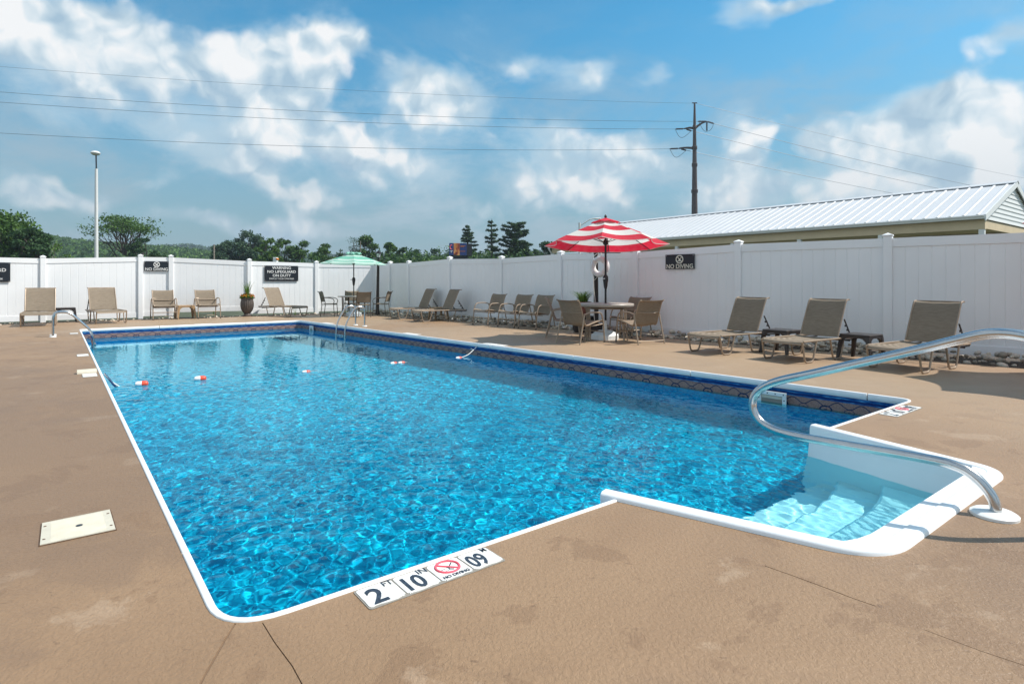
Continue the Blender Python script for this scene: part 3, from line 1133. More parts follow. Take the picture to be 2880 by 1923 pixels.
bed_in = [(8.9, 5.75), (6.9, 7.55), (6.14, 8.36), (3.76, 11.0), (3.13, 11.74), (2.65, 12.3), (1.02, 14.16), (-0.48, 15.6), (-1.6, 17.0), (-3.6, 19.3), (-4.95, 20.7)]
bed_out = [(10.15, 6.75), (8.2, 8.4), (6.45, 9.95), (5.2, 11.0), (4.65, 11.5), (3.05, 13.15), (1.55, 14.95), (-0.05, 16.95), (-1.7, 18.3), (-3.3, 20.4), (-5.0, 22.2)]
bed = strip(bed_in, bed_out, 'stone_bed', -0.02, M['soil'])
bedl_in = [(-4.95, 20.7), (-6.7, 19.9), (-8.55, 18.97), (-10.2, 17.57), (-11.05, 17.4), (-12.75, 15.94), (-14.3, 14.4), (-16.6, 12.3)]
bedl_out = [(-5.0, 22.2), (-7.1, 21.2), (-8.9, 19.75), (-10.8, 18.65), (-11.5, 18.2), (-13.4, 16.8), (-15.2, 15.2), (-17.3, 13.5)]
bedl = strip(bedl_in, bedl_out, 'mulch_bed', -0.018, M['soil'])

cubes = []
for k in range(9):
    bm = bmesh.new()
    bmesh.ops.create_cube(bm, size=2)
    bmesh.ops.subdivide_edges(bm, edges=bm.edges[:], cuts=1, use_grid_fill=True)
    s_ = (1, rnd.uniform(.6, .95), rnd.uniform(.45, .8))
    for vtx in bm.verts:
        vtx.co.normalize()
        vtx.co *= rnd.uniform(0.82, 1.12)
        vtx.co = Vector(vtx.co[i] * s_[i] for i in range(3))
    me = bpy.data.meshes.new('stone')
    bm.to_mesh(me)
    bm.free()
    me.materials.append(M['stone'])
    me.polygons.foreach_set('use_smooth', [True] * len(me.polygons))
    cubes.append(me)


def stones(pa, pb, per_m, smin, smax, layers):
    out = []
    for i in range(len(pa) - 1):
        a, a2, c_, c2 = (Vector((*p, 0)) for p in (pa[i], pa[i + 1], pb[i], pb[i + 1]))
        n = int((a2 - a).length * per_m)
        for k in range(n):
            for ly in range(layers):
                s_, t_ = rnd.random(), rnd.uniform(0.04, 0.70)
                p = a.lerp(a2, s_).lerp(c_.lerp(c2, s_), t_)
                q = rnd.uniform(smin, smax)
                hump = math.sin(min(1, t_ * 1.4) * math.pi) * 0.05
                out.append((p.x, p.y, -0.02 + q * 0.35 + ly * 0.055 + hump * ly, q))
    return out


big = stones(bed_in, bed_out, 30, 0.030, 0.070, 2)
small = stones(bedl_in, bedl_out, 14, 0.018, 0.05, 1)
vis = sorted(big, key=lambda p: (0 if abs(p[0] / p[1]) < 0.885 else 1, -p[3] / p[1]))
for i, (x, y, z, q) in enumerate(vis[:300]):
    o = link(bpy.data.objects.new('stone', rnd.choice(cubes)), bed)
    o.location, o.scale = (x, y, z), (q, q, q)
    o.rotation_euler = (rnd.uniform(-.4, .4), rnd.uniform(-.4, .4), rnd.uniform(0, 6.28))


def joined_stones(lst, name, parent):
    VV, FF, base = [], [], 0
    src = []
    for me in cubes:
        co = np.array([v.co[:] for v in me.vertices])
        fa = np.array([p.vertices[:] for p in me.polygons])
        src.append((co, fa))
    for (x, y, z, q) in lst:
        co, fa = rnd.choice(src)
        Rm = np.array(Matrix.Rotation(rnd.uniform(0, 6.28), 3, 'Z') @ Matrix.Rotation(rnd.uniform(-.4, .4), 3, 'X'))
        VV.append(co @ Rm.T * q + np.array((x, y, z)))
        FF.append(fa + base)
        base += len(co)
    me = npmesh(name, np.concatenate(VV), np.concatenate(FF), M['stone'], True)
    o = link(bpy.data.objects.new(name, me), parent)
    o['kind'] = 'stuff'
    return o


joined_stones(vis[300:], 'small_stones', bed)
joined_stones(small, 'mulch_chips', bedl)

# ------------------------------------------------------------------ long pavilion with the metal roof
bd = Vector((-0.616, 0.788, 0)).normalized()      # along the eaves, away from the camera
bgx = Vector((bd.y, -bd.x, 0))                    # across the gable, to the right
BC = Vector((14.53, 18.0, 3.19))                  # near eave corner
BL, BHW, BRISE = 20.1, 3.63, 1.36
shed = thing('pavilion', 'long low pavilion with a white ribbed metal roof behind the right fence', 'building', (0, 0, 0))
Mloc = Matrix(((bd.x, bgx.x, 0, BC.x), (bd.y, bgx.y, 0, BC.y), (0, 0, 1, 0), (0, 0, 0, 1)))   # local: x along, y across, z up
shed.matrix_world = Mloc
ZE, ZR = BC.z, BC.z + BRISE
sl = math.atan2(BRISE, BHW)
slen = math.hypot(BRISE, BHW)
for side in (0, 1):
    mb = MB()
    y0, y1 = (0, BHW) if side == 0 else (2 * BHW, BHW)
    vs = [(0, y0, ZE), (BL, y0, ZE), (BL, y1, ZR), (0, y1, ZR)]
    vs += [(p[0], p[1], p[2] - 0.03) for p in vs]
    mb.add(vs, [(0, 1, 2, 3), (7, 6, 5, 4), (0, 4, 5, 1), (1, 5, 6, 2), (2, 6, 7, 3), (3, 7, 4, 0)])
    mb.build('roof_slope', M['roofmetal'], shed, smooth=False)
mb = MB()
w = 0.045
mb.add([(-w, 0, 0), (w, 0, 0), (w * .5, 0, .018), (-w * .5, 0, .018), (-w, slen, 0), (w, slen, 0), (w * .5, slen, .018), (-w * .5, slen, .018)],
       [(3, 2, 1, 0), (4, 5, 6, 7), (0, 1, 5, 4), (1, 2, 6, 5), (2, 3, 7, 6), (3, 0, 4, 7)])
rib_mesh = mb.mesh('roof_rib', M['roofmetal'], False)
nr = 57
for k in range(nr):
    x = 0.20 + k * (BL - 0.3) / (nr - 1)
    for side in ((0, 1) if k % 3 == 0 else (0,)):
        o = link(bpy.data.objects.new('roof_rib', rib_mesh), shed)
        o.location = (x, 0.0 - 0.02 if side == 0 else 2 * BHW + .02, ZE + 0.002)
        o.rotation_euler = (sl, 0, 0) if side == 0 else (sl, 0, math.pi)
mb = MB()
mb.add([(-.05, BHW - .20, ZR - .045), (-.05, BHW, ZR + .045), (-.05, BHW + .20, ZR - .045), (BL + .05, BHW - .20, ZR - .045), (BL + .05, BHW, ZR + .045), (BL + .05, BHW + .20, ZR - .045),
        (-.05, BHW - .20, ZR - .02), (-.05, BHW, ZR + .06), (-.05, BHW + .20, ZR - .02), (BL + .05, BHW - .20, ZR - .02), (BL + .05, BHW, ZR + .06), (BL + .05, BHW + .20, ZR - .02)],
       [(6, 7, 10, 9), (7, 8, 11, 10), (0, 3, 4, 1), (1, 4, 5, 2), (0, 6, 9, 3), (2, 5, 11, 8), (0, 1, 7, 6), (1, 2, 8, 7), (3, 9, 10, 4), (4, 10, 11, 5)])
mb.build('ridge_cap', M['roofmetal'], shed, smooth=False)
# gutter (ogee front) and rake trims
gp_ = [(-.10, -.015), (-.115, -.03), (-.105, -.06), (-.085, -.085), (-.075, -.12), (-.06, -.135), (0.0, -.135), (0.0, -.02), (-.012, -.02), (-.012, -.12), (-.055, -.12), (-.09, -.02)]
mb = MB()
n = len(gp_)
mb.add([(0.02, y, ZE + z) for y, z in gp_] + [(BL, y, ZE + z) for y, z in gp_], [(i, (i + 1) % n, n + (i + 1) % n, n + i) for i in range(n)] + [tuple(range(n))[::-1], tuple(range(n, 2 * n))])
mb.build('gutter', M['trim'], shed, smooth=False)
for xx in (0, BL):
    for side in (0, 1):
        y0, y1 = (-.09, BHW) if side == 0 else (2 * BHW + .09, BHW)
        z0 = ZE - .034
        mb = MB()
        sx0 = xx - .035 if xx == 0 else xx + .003
        vs = []
        for dx in (0, .032):
            vs += [(sx0 + dx, y0, z0 - .16), (sx0 + dx, y1, ZR - .16), (sx0 + dx, y1, ZR + .035), (sx0 + dx, y0, z0 + .035)]
        mb.add(vs, [(0, 1, 2, 3), (7, 6, 5, 4), (0, 4, 5, 1), (1, 5, 6, 2), (2, 6, 7, 3), (3, 7, 4, 0)])
        mb.build('rake_trim', M['trim'], shed, smooth=False)
# lapped boards of the gable, one by one
zb = ZE - 0.12
k = 0
while zb < ZR - 0.12:
    z1 = zb + 0.165
    def half(z): return max(0.02, (ZR - 0.10 - z) / BRISE * BHW)
    a, c_ = half(zb), half(z1)
    a = min(a, BHW)
    mb = MB()
    vs = [(0.05, BHW - a, zb), (0.05, BHW + a, zb), (0.075, BHW + c_, z1), (0.075, BHW - c_, z1), (0.10, BHW - a, zb), (0.10, BHW + a, zb), (0.10, BHW + c_, z1), (0.10, BHW - c_, z1)]
    mb.add(vs, [(0, 1, 2, 3), (7, 6, 5, 4), (0, 4, 5, 1), (2, 6, 7, 3), (1, 5, 6, 2), (0, 3, 7, 4)])
    mb.build('gable_board', M['trim'], shed, smooth=False)
    zb += 0.15
mb = MB().box((BL / 2, 0.22, ZE - 0.29), (BL - .1, .14, .30))
mb.build('eave_beam', M['tanwall'], shed, smooth=False)
mb = MB().box((BL / 2, 2 * BHW - .22, ZE - 0.29), (BL - .1, .14, .30))
mb.build('eave_beam', M['tanwall'], shed, smooth=False)
mb = MB().box((0.14, BHW, ZE - 0.28), (.12, 2 * BHW - .6, .26))
mb.build('gable_beam', M['tanwall'], shed, smooth=False)
mb = MB().box((BL / 2, BHW, ZE - 0.11), (BL - .3, 2 * BHW - .3, .03))
mb.build('ceiling', M['tanwall'], shed, smooth=False)
for k in range(8):
    for y in (0.22, 2 * BHW - .22):
        MB().box((0.14 + k * (BL - .28) / 7, y, (ZE - .44) / 2), (.15, .15, ZE - .44), bev=.01).build('post', M['trim'], shed, smooth=False)
MB().box((BL / 2 + 4, 4.6, 1.3), (BL - 9, .15, 2.6)).build('inner_wall', M['tanwall'], shed, smooth=False)
for k in range(4):
    MB().box((7.5 + k * 3.2, 4.50, 1.75), (1.1, .06, .9)).build('dark_window', M['black'], shed, smooth=False)
MB().tube(fillet([(BL - .06, -.06, ZE - .13), (BL - .06, -.06, ZE - .26), (BL - .06, .12, ZE - .45), (BL - .06, .12, 0)], .08, 4), .045, 8).build('downspout', M['trim'], shed)

# dark roof further off at the right edge
dh = thing('house', 'dark shingled house roof just showing past the pavilion gable at right', 'house', (40.5, 45.5, 0), R(15))
MB().box((3, 2, 2.2), (11, 8, 4.4)).build('wall', M['trim'], dh, smooth=False)
mb = MB()
vs = [(-3.2, -2.8, 4.4), (9.2, -2.8, 4.4), (9.2, 7, 4.4), (-3.2, 7, 4.4), (-1.2, 2, 7.6), (9.2, 2, 7.6)]
mb.add(vs, [(0, 1, 5, 4), (2, 3, 4, 5), (0, 4, 3), (1, 2, 5), (0, 3, 2, 1)])
mb.build('roof', M['asphaltroof'], dh, smooth=False)

# ------------------------------------------------------------------ steel power pole and lines
PD_ = 118.0
def PW(u, v, D=PD_): return AT(u, v, D)
pb = PW(1953.5, 790, PD_)
pole = thing('utility_pole', 'tall brown steel power pole with curved arms rising behind the metal roof', 'power pole', (pb.x, PD_, 0))
ztop = PW(1953, 290).z
def hz(v): return PW(1953, v).z
mpx = PD_ / FPX
MB().lathe([(0.62, 0), (0.60, hz(600)), (0.53, hz(538)), (0.45, hz(462)), (0.38, hz(415)), (0.30, hz(360)), (0.17, ztop)], 14).build('shaft', M['pole'], pole, angle=60)
for v, rr in ((538, .66), (464, .56), (416, .52), (358, .40)):
    MB().lathe([(rr * .95, hz(v) - .35), (rr, hz(v) - .3), (rr, hz(v) + .3), (rr * .9, hz(v) + .35)], 14).build('collar', M['pole'], pole)
MB().box((0, 0, ztop), (1.0, .16, .16)).build('cap_plate', M['pole'], pole, smooth=False)
def rel(u, v, dy=0.0):
    p = PW(u, v, PD_ + dy)
    return Vector((p.x - pb.x, dy, p.z))
arm_pts = {'L1': [(1950, 361), (1940, 360), (1932, 361), (1924, 362.5)], 'R1': [(1956, 360), (1966, 352), (1976, 346), (1988, 342)], 'L2': [(1950, 417), (1932, 416), (1918, 416.5), (1909, 418)]}
for kx, pts in arm_pts.items():
    MB().tube(catmull([rel(*p) for p in pts], 5), [.26 - .13 * i / 15 for i in range(16)], 8).build('arm', M['pole'], pole)
for pts in (((1924, 362.5), (1899, 363.5)), ((1930, 364), (1944, 368)), ((1909, 418), (1883, 419)), ((1915, 419.5), (1930, 423)), ((1988, 342), (1962, 342)), ((1988, 342), (2008, 348)), ((1988, 342), (1988, 370))):
    a, c_ = rel(*pts[0]), rel(*pts[1])
    mb = MB()
    mb.tube([a, c_], .07, 6)
    for k in range(9):
        mb.tube([a.lerp(c_, .12 + k * .09), a.lerp(c_, .12 + k * .09 + .045)], .17, 8)
    mb.build('insulator', M['pole'], pole)
for pts in (((1899, 364), (1910, 384), (1923, 386), (1944, 369)), ((1884, 420), (1896, 440), (1908, 441), (1929, 424)), ((1966, 345), (1978, 366), (1988, 370), (2000, 364), (2007, 349))):
    MB().tube(catmull([rel(*p) for p in pts], 6), .045, 5).build('jumper_wire', M['wire'], pole)


def line(label, a, end_u, end_v, end_D, sag, r=.045):
    """an overhead conductor from the pole to a far support, hanging in a shallow curve"""
    b = AT(end_u, end_v, end_D)
    P = []
    for i in range(41):
        t = i / 40
        p = a.lerp(b, t)
        p.z -= 4 * sag * t * (1 - t)
        P.append(p)
    o = MB().tube(P, r, 5).build('power_line', M['wire'])
    props(o, label, 'power line', 'power lines strung from the steel pole')


W0 = lambda u, v: PW(u, v)
line('topmost thin wire running from the steel pole to the left across the clouds', W0(1948, 291), -760, 122, 88, 1.5, .021)
line('second wire from the top running left from the steel pole arm', W0(1962, 342), -760, 195, 88, 1.9, .031)
line('third wire from the top running left from the steel pole arm', W0(1899, 363.5), -760, 228, 84, 1.7, .031)
line('lowest wire running left from the steel pole towards the parking lot lamp', W0(1883, 419), -760, 325, 82, 1.8, .031)
line('topmost thin wire running down to the right from the steel pole tip', W0(1958, 291), 3340, 575, 230, 2.2, .036)
line('wire from the high right arm dropping to the pavilion roof ridge', W0(2008, 348), 3340, 622, 230, 2.6, .05)
line('wire from the left arm crossing behind the pole down to the right', W0(1944, 368), 3340, 645, 230, 2.6, .05)
line('lowest wire dropping right from the steel pole to the roof', W0(1930, 423), 3340, 662, 230, 2.6, .05)

# ------------------------------------------------------------------ tall parking-lot lamp, street lamp
D_ = 62.0
b0 = AT(271, 790, D_)
lp = thing('parking_lot_lamp', 'tall pale lamp pole with a domed head standing beyond the left fence', 'lamp post', (b0.x, D_, 0))
MB().lathe([(.20, 0), (.19, 3), (.135, AT(270, 475, D_).z)], 14).build('pole', M['galv'], lp)
MB().tube([(0, 0, AT(270, 475, D_).z), (-.03, 0, AT(269, 437, D_).z)], .07, 8).build('neck', M['black'], lp)
zt = AT(266, 432, D_).z
hm = MB().lathe([(.05, -.22), (.30, -.16), (.44, -.02), (.46, .05), (.36, .18), (.20, .25), (.02, .27)], 20)
hd = hm.build('lamp_head', M['galv'], lp)
hd.location = (-.09, 0, zt)
D_ = 46.0
b0 = AT(1630, 790, D_)
sl_ = thing('street_lamp', 'grey street lamp with a curved arm peeking over the red umbrella', 'street lamp', (b0.x, D_, 0))
zz = AT(1631, 632, D_).z
MB().lathe([(.11, 0), (.085, zz + .15)], 10).build('pole', M['galv'], sl_)
MB().tube(catmull([(0, 0, zz - .1), (.35, 0, zz + .12), (.85, 0, zz + .42), (1.25, 0, zz + .48)], 6), .045, 8).build('arm', M['galv'], sl_)
hb = MB()
hb.box((1.42, 0, zz + .46), (.52, .26, .13), bev=.05)
hb.build('lamp_head', M['galv'], sl_)

# ------------------------------------------------------------------ trees
def leaves(P, size, rs, flat=0.0, elong=1.0):
    """one little quad per point, turned at random"""
    n = len(P)
    a = rs.normal(size=(n, 3))
    if flat: a[:, 2] *= (1 - flat)
    a /= np.linalg.norm(a, axis=1)[:, None] + 1e-9
    b = rs.normal(size=(n, 3))
    b -= a * (a * b).sum(1)[:, None]
    b /= np.linalg.norm(b, axis=1)[:, None] + 1e-9
    sz = size * rs.uniform(.6, 1.35, n)[:, None]
    A, B = a * sz * elong, b * sz * .62
    V = np.stack([P - A, P + B * .9, P + A, P - B * .9], 1).reshape(-1, 3)
    F = np.arange(4 * n).reshape(n, 4)
    return V, F


def limb(mb, a, b, r0, r1, r_, wob=.06):
    L = (b - a).length
    pts = [a]
    for t in (.33, .66):
        p = a.lerp(b, t) + Vector((r_.gauss(0, wob), r_.gauss(0, wob), r_.gauss(0, wob * .6))) * L
        pts.append(p)
    pts.append(b)
    P = catmull(pts, 3)
    n = len(P)
    mb.tube(P, [r0 + (r1 - r0) * i / (n - 1) for i in range(n)], 6, cap=False)
    return P


tree_id = [0]


def broad_tree(name, label, u, vtop, D, width_px, mat, seed, lsize=.16, nleaf=5200, trunk=.34, ncl=30, crown_base=.30, gapy=.30, cat='tree', group=None, zbase=-.05, bark='bark', shape='round'):
    r_ = random.Random(seed)
    rs = np.random.RandomState(seed)
    top = AT(u, vtop, D)
    H = top.z - zbase
    Wd = width_px * D / FPX / 2
    t = thing(name, label, cat, (top.x, D, zbase), 0, group)
    mb = MB()
    tk = [Vector((0, 0, 0))]
    for i in range(1, 6):
        tk.append(Vector((r_.gauss(0, .05) * H * .2, r_.gauss(0, .05) * H * .2, H * .13 * i)))
    P = catmull(tk, 3)
    n = len(P)
    mb.tube(P, [trunk * H / 9 * (1 - .72 * i / (n - 1)) for i in range(n)], 8, cap=False)
    cl = []
    ncl = int(ncl * 1.45)
    for i in range(ncl):
        for _ in range(30):
            a = r_.uniform(0, 6.283)
            h = r_.uniform(crown_base, 1)
            if shape == 'round':
                rad = math.sqrt(max(0, 1 - ((h - .60) / .42) ** 2)) if h > .60 else math.sqrt(max(0, 1 - ((h - .60) / (.62 - crown_base + .02)) ** 2)) * .95 + .05
            else:   # umbrella
                rad = math.sqrt(max(0, 1 - ((h - .72) / .29) ** 2))
            q = r_.uniform(.35, .95) ** .7
            p = Vector((math.cos(a) * Wd * rad * q, math.sin(a) * Wd * rad * q, h * H * .97))
            if all((p - c_[0]).length > .11 * (Wd + H * .25) for c_ in cl):
                break
        s = r_.choice((.15, .19, .23, .28, .33)) * r_.uniform(.9, 1.15) * (Wd * .55 + H * .20)
        p.z = min(p.z, H - s * .45)
        cl.append((p, s))
    for p, s in cl:
        a = P[min(n - 1, int(n * r_.uniform(.35, .95)))]
        lb = limb(mb, a, p, trunk * H / 9 * .30, .02, r_)
        for _ in range(2):
            e = p + Vector((r_.gauss(0, 1), r_.gauss(0, 1), r_.gauss(0, .7))).normalized() * s * .9
            limb(mb, lb[len(lb) // 2 + 1], e, trunk * H / 9 * .10, .012, r_)
    mb.build('trunk', M[bark], t)
    wts = np.array([s ** 2 for _, s in cl])
    cnt = np.maximum(12, (wts / wts.sum() * nleaf * 1.45).astype(int))
    pts = []
    for (p, s), k in zip(cl, cnt):
        d = rs.normal(size=(k, 3))
        d /= np.linalg.norm(d, axis=1)[:, None]
        rr = rs.uniform(0.15, 1, k) ** .55
        lump = 1 + .30 * np.sin(d[:, 0] * 5 + seed) * np.sin(d[:, 1] * 4.3 + d[:, 2] * 3)
        q = d * (rr * lump * s)[:, None] * np.array((1.15, 1.15, .78)) + np.array(p)
        pts.append(q)
    Q = np.concatenate(pts)
    V, F = leaves(Q, lsize, rs)
    o = link(bpy.data.objects.new('crown', npmesh('crown', V, F, M[mat])), t)
    return t


def pine(label, u, vtop, D, width_px, seed, fullness=1.0, zbase=-.05, bare=.18, ragged=.3, group=None, squarish=False):
    r_ = random.Random(seed)
    rs = np.random.RandomState(seed)
    top = AT(u, vtop, D)
    H = top.z - zbase
    Wd = width_px * D / FPX / 2
    t = thing('pine_tree', label, 'tree', (top.x, D, zbase), 0, group)
    mb = MB()
    mb.tube([(0, 0, 0), (.05, 0, H * .4), (-.04, .03, H * .75), (0, 0, H * .985)], [.028 * H, .022 * H, .012 * H, .012], 8, cap=False)
    pts = []
    h = bare
    while h < .985:
        nb = r_.randint(4, 6)
        if squarish:
            prof = min(1.0, .55 + (h - bare) * 1.0) if h < .72 else 1 - ((h - .72) / .29) ** 2 * .75
        else:
            prof = (1 - h) ** .72 * 1.12
        for b in range(nb):
            if r_.random() < ragged * .55: continue
            a = b * 6.283 / nb + r_.uniform(-.5, .5)
            L = Wd * prof * r_.uniform(.62, 1.12) + .15
            rise = r_.uniform(.02, .28)
            s = Vector((0, 0, h * H))
            e = s + Vector((math.cos(a) * L, math.sin(a) * L, L * rise))
            mid = s.lerp(e, .5) + Vector((0, 0, -L * .06))
            mb.tube([s, mid, e], [.004 * H, .003 * H, .008], 5, cap=False)
            k = int((15 + 58 * L) * fullness)
            tt = rs.uniform(.18, 1.02, k) ** .8
            base = np.array(s)[None] * ((1 - tt) ** 2)[:, None] + np.array(mid)[None] * (2 * tt * (1 - tt))[:, None] + np.array(e)[None] * (tt ** 2)[:, None]
            spread = (.075 + .08 * L * np.sin(np.clip(tt, 0, 1) * math.pi * .8 + .4))[:, None]
            side = np.array((-math.sin(a), math.cos(a), 0))
            base += side * rs.normal(size=(k, 1)) * spread * .8 + np.array((0, 0, 1)) * (np.abs(rs.normal(size=(k, 1))) * .22 * spread + .03)
            pts.append(base)
        h += r_.uniform(.036, .056) * (1.25 if ragged > .5 else 1)
    Q = np.concatenate(pts)
    V, F = leaves(Q, .010 * H + .06, rs, .35, 1.9)
    mb.build('trunk', M['bark'], t)
    link(bpy.data.objects.new('crown', npmesh('crown', V, F, M['needle'])), t)
    return t


TG = 'trees beyond the fences'
broad_tree('leafy_tree', 'large leafy tree cut off by the left edge behind the fence', 5, 592, 52, 215, 'leaf', 3, .15, 9500, .34, 44, .12, group=TG)
broad_tree('leafy_tree', 'darker rounded tree right beside the large one at left edge', 88, 640, 50, 92, 'leafdark', 8, .14, 5200, .3, 24, .10, group=TG)
# flat-topped tree with bare limbs
def umbrella_tree():
    r_ = random.Random(21)
    rs = np.random.RandomState(21)
    D = 74.0
    top = AT(352, 611, D)
    zb = -.05
    H = top.z - zb
    k = D / FPX
    t = thing('flat_topped_tree', 'flat topped tree with bare spreading limbs behind the left fence', 'tree', (top.x, D, zb), 0, TG)
    mb = MB()
    fork = Vector((0, 0, H * .42))
    mb.tube(catmull([(0, 0, 0), (.05, 0, H * .2), (.0, 0, H * .42)], 4), [.26 - .010 * i for i in range(9)], 8, cap=False)
    mb2 = []
    ends = []
    for i in range(15):
        a = i * 6.283 / 15 + r_.uniform(-.2, .2)
        wx = r_.uniform(.35, 1.0)
        e = Vector((math.cos(a) * 66 * k * wx, math.sin(a) * 50 * k * wx, H * (.96 - .24 * wx ** 2 + r_.uniform(-.05, .03))))
        lb = limb(mb, fork + Vector((0, 0, r_.uniform(-.9, 1.1))), e, .12, .02, r_, .05)
        ends.append(e)
        for j in range(5):
            b0_ = lb[min(len(lb) - 2, 3 + j)]
            e2 = e + Vector((r_.gauss(0, 1.1), r_.gauss(0, 1.0), r_.uniform(-.5, .8)))
            e2.z = min(e2.z, H * .985)
            limb(mb, b0_, e2, .04, .01, r_, .08)
            ends.append(e2)
    for i in range(14):      # drooping twigs without leaves
        a = r_.choice((-1, 1)) * r_.uniform(.2, .9) + (0 if r_.random() < .5 else math.pi)
        e = Vector((math.cos(a) * 72 * k * r_.uniform(.6, 1), math.sin(a) * 30 * k, H * r_.uniform(.40, .62)))
        lb = limb(mb, fork + Vector((0, 0, r_.uniform(-1.2, .2))), e, .06, .01, r_, .07)
        for j in range(4):
            limb(mb, lb[3 + j], lb[3 + j] + Vector((r_.gauss(0, .8), r_.gauss(0, .8), r_.uniform(-.2, .7))), .02, .006, r_, .1)
    mb.build('trunk', M['bark'], t)
    Q = []
    for e in ends:
        n_ = r_.randint(22, 70) if e.z > H * .74 else r_.randint(2, 9)
        d = rs.normal(size=(n_, 3)) * np.array((.55, .55, .20)) + np.array((0, 0, .12))
        Q.append(np.array(e) + d)
    V, F = leaves(np.concatenate(Q), .13, rs)
    link(bpy.data.objects.new('crown', npmesh('crown', V, F, M['leaf'])), t)


umbrella_tree()
broad_tree('leafy_tree', 'low dark tree at the foot of the flat topped tree', 410, 668, 72, 105, 'leafdark', 31, .15, 4200, .25, 22, .08, group=TG)
broad_tree('leafy_tree', 'bare pale branched tree with scant leaves near the left fence post', 150, 683, 60, 80, 'leafbright', 33, .12, 700, .2, 12, .35, group=TG, bark='palebark')
broad_tree('leafy_tree', 'small loose tree left of the tall dark tree in the middle', 628, 679, 95, 76, 'leafgrey', 41, .17, 3300, .25, 18, .12, group=TG)
broad_tree('leafy_tree', 'tallest dark green tree behind the warning sign', 700, 652, 98, 92, 'leafgrey', 42, .19, 6500, .3, 30, .05, group=TG)
broad_tree('leafy_tree', 'bright yellow green tree right of the tall dark tree', 752, 672, 88, 62, 'leafbright', 43, .16, 4200, .26, 20, .08, group=TG)
broad_tree('leafy_tree', 'open crowned tree above the warning sign, sky showing through', 798, 672, 92, 62, 'leaf', 44, .16, 2700, .26, 15, .30, group=TG)
broad_tree('leafy_tree', 'rounded tree above the right edge of the warning sign', 845, 680, 92, 56, 'leaf', 46, .16, 2900, .26, 14, .22, group=TG)
broad_tree('leafy_tree', 'lone rounded tree left of the mint umbrella top', 912, 686, 90, 56, 'leaf', 47, .16, 2700, .26, 14, .25, group=TG)
broad_tree('leafy_tree', 'low dark shrubby tree between two rounded trees', 883, 708, 96, 36, 'leafdark', 48, .16, 1600, .2, 10, .1, group=TG)
broad_tree('leafy_tree', 'thin wispy sapling just left of the mint umbrella', 957, 694, 80, 26, 'leafgrey', 49, .12, 520, .16, 8, .3, group=TG)
broad_tree('leafy_tree', 'nearly leafless grey tree right above the mint umbrella', 997, 668, 96, 44, 'leafgrey', 50, .09, 1000, .26, 20, .25, group=TG)
broad_tree('leafy_tree', 'full green tree right of the leafless tree over the mint umbrella', 1034, 667, 92, 54, 'leaf', 51, .17, 3300, .28, 17, .12, group=TG)
broad_tree('leafy_tree', 'rounded tree directly behind the lantern of the far lamp post', 1088, 679, 92, 52, 'leaf', 52, .17, 3000, .28, 16, .1, group=TG)
broad_tree('leafy_tree', 'broad low tree just right of the far lantern', 1130, 698, 84, 60, 'leafdark', 53, .17, 3600, .26, 18, .06, group=TG)
broad_tree('leafy_tree', 'low tree between the far lantern and the billboard', 1166, 704, 84, 56, 'leafdark', 54, .17, 3200, .26, 18, .06, group=TG)
broad_tree('leafy_tree', 'low rounded tree just left of the billboard', 1222, 701, 100, 62, 'leafgrey', 55, .19, 3200, .26, 18, .06, group=TG)
broad_tree('leafy_tree', 'tree half hidden behind the left tip of the red umbrella', 1538, 684, 70, 54, 'leafdark', 56, .16, 3000, .26, 16, .06, group=TG)
broad_tree('leafy_tree', 'low tree far behind, left of the red umbrella tip', 1508, 704, 90, 50, 'leafdark', 57, .17, 2000, .26, 12, .06, group=TG)
pine('tiered pine tree standing right behind the billboard', 1316, 632, 84, 92, 61, 1.0, ragged=.35, bare=.12, group='pines behind the right fence')
pine('tallest ragged pine, the middle one of three', 1383, 611, 84, 76, 62, .9, ragged=.6, bare=.12, group='pines behind the right fence')
pine('dense dark pine with a broad top, rightmost of three', 1449, 618, 82, 82, 63, 1.5, ragged=.12, bare=.14, group='pines behind the right fence', squarish=True)
pine('small pine at the right foot of the dense dark pine', 1478, 676, 80, 48, 64, 1.3, ragged=.2, bare=.1, group='pines behind the right fence')

# hedge-like undergrowth that reads as one mass, and the wooded hills
def foliage_mass(name, pts, mat, size, rs, kind='stuff'):
    V, F = leaves(np.array(pts), size, rs)
    o = link(bpy.data.objects.new(name, npmesh(name, V, F, M[mat])))
    o['kind'] = kind
    return o


rs = np.random.RandomState(77)
pts = []
for i in range(210):
    u = rs.uniform(-120, 1560) if i < 150 else rs.uniform(1060, 1560)
    D = rs.uniform(66, 88)
    c = AT(u, 790, D)
    hgt = rs.uniform(2.0, 3.9) if u < 1240 else rs.uniform(2.6, 5.0)
    if 430 < u < 600: hgt *= .85
    if 870 < u < 1080: hgt *= 1.15
    if 1080 <= u < 1560: hgt = rs.uniform(3.6, 5.9) * D / 80
    k = 190
    d = rs.normal(size=(k, 3))
    d /= np.linalg.norm(d, axis=1)[:, None]
    q = d * (rs.uniform(.3, 1, k) ** .5)[:, None] * np.array((2.3, 1.8, hgt * .5)) + np.array((c.x, D, hgt * .5))
    pts.append(q)
foliage_mass('undergrowth', np.concatenate(pts), 'leafdark', .20, rs)
pts2 = pts[::3]
foliage_mass('bright_undergrowth', np.concatenate([p[:90] + np.array((.4, -1.6, .15)) for p in pts2]), 'leafbright', .18, rs)


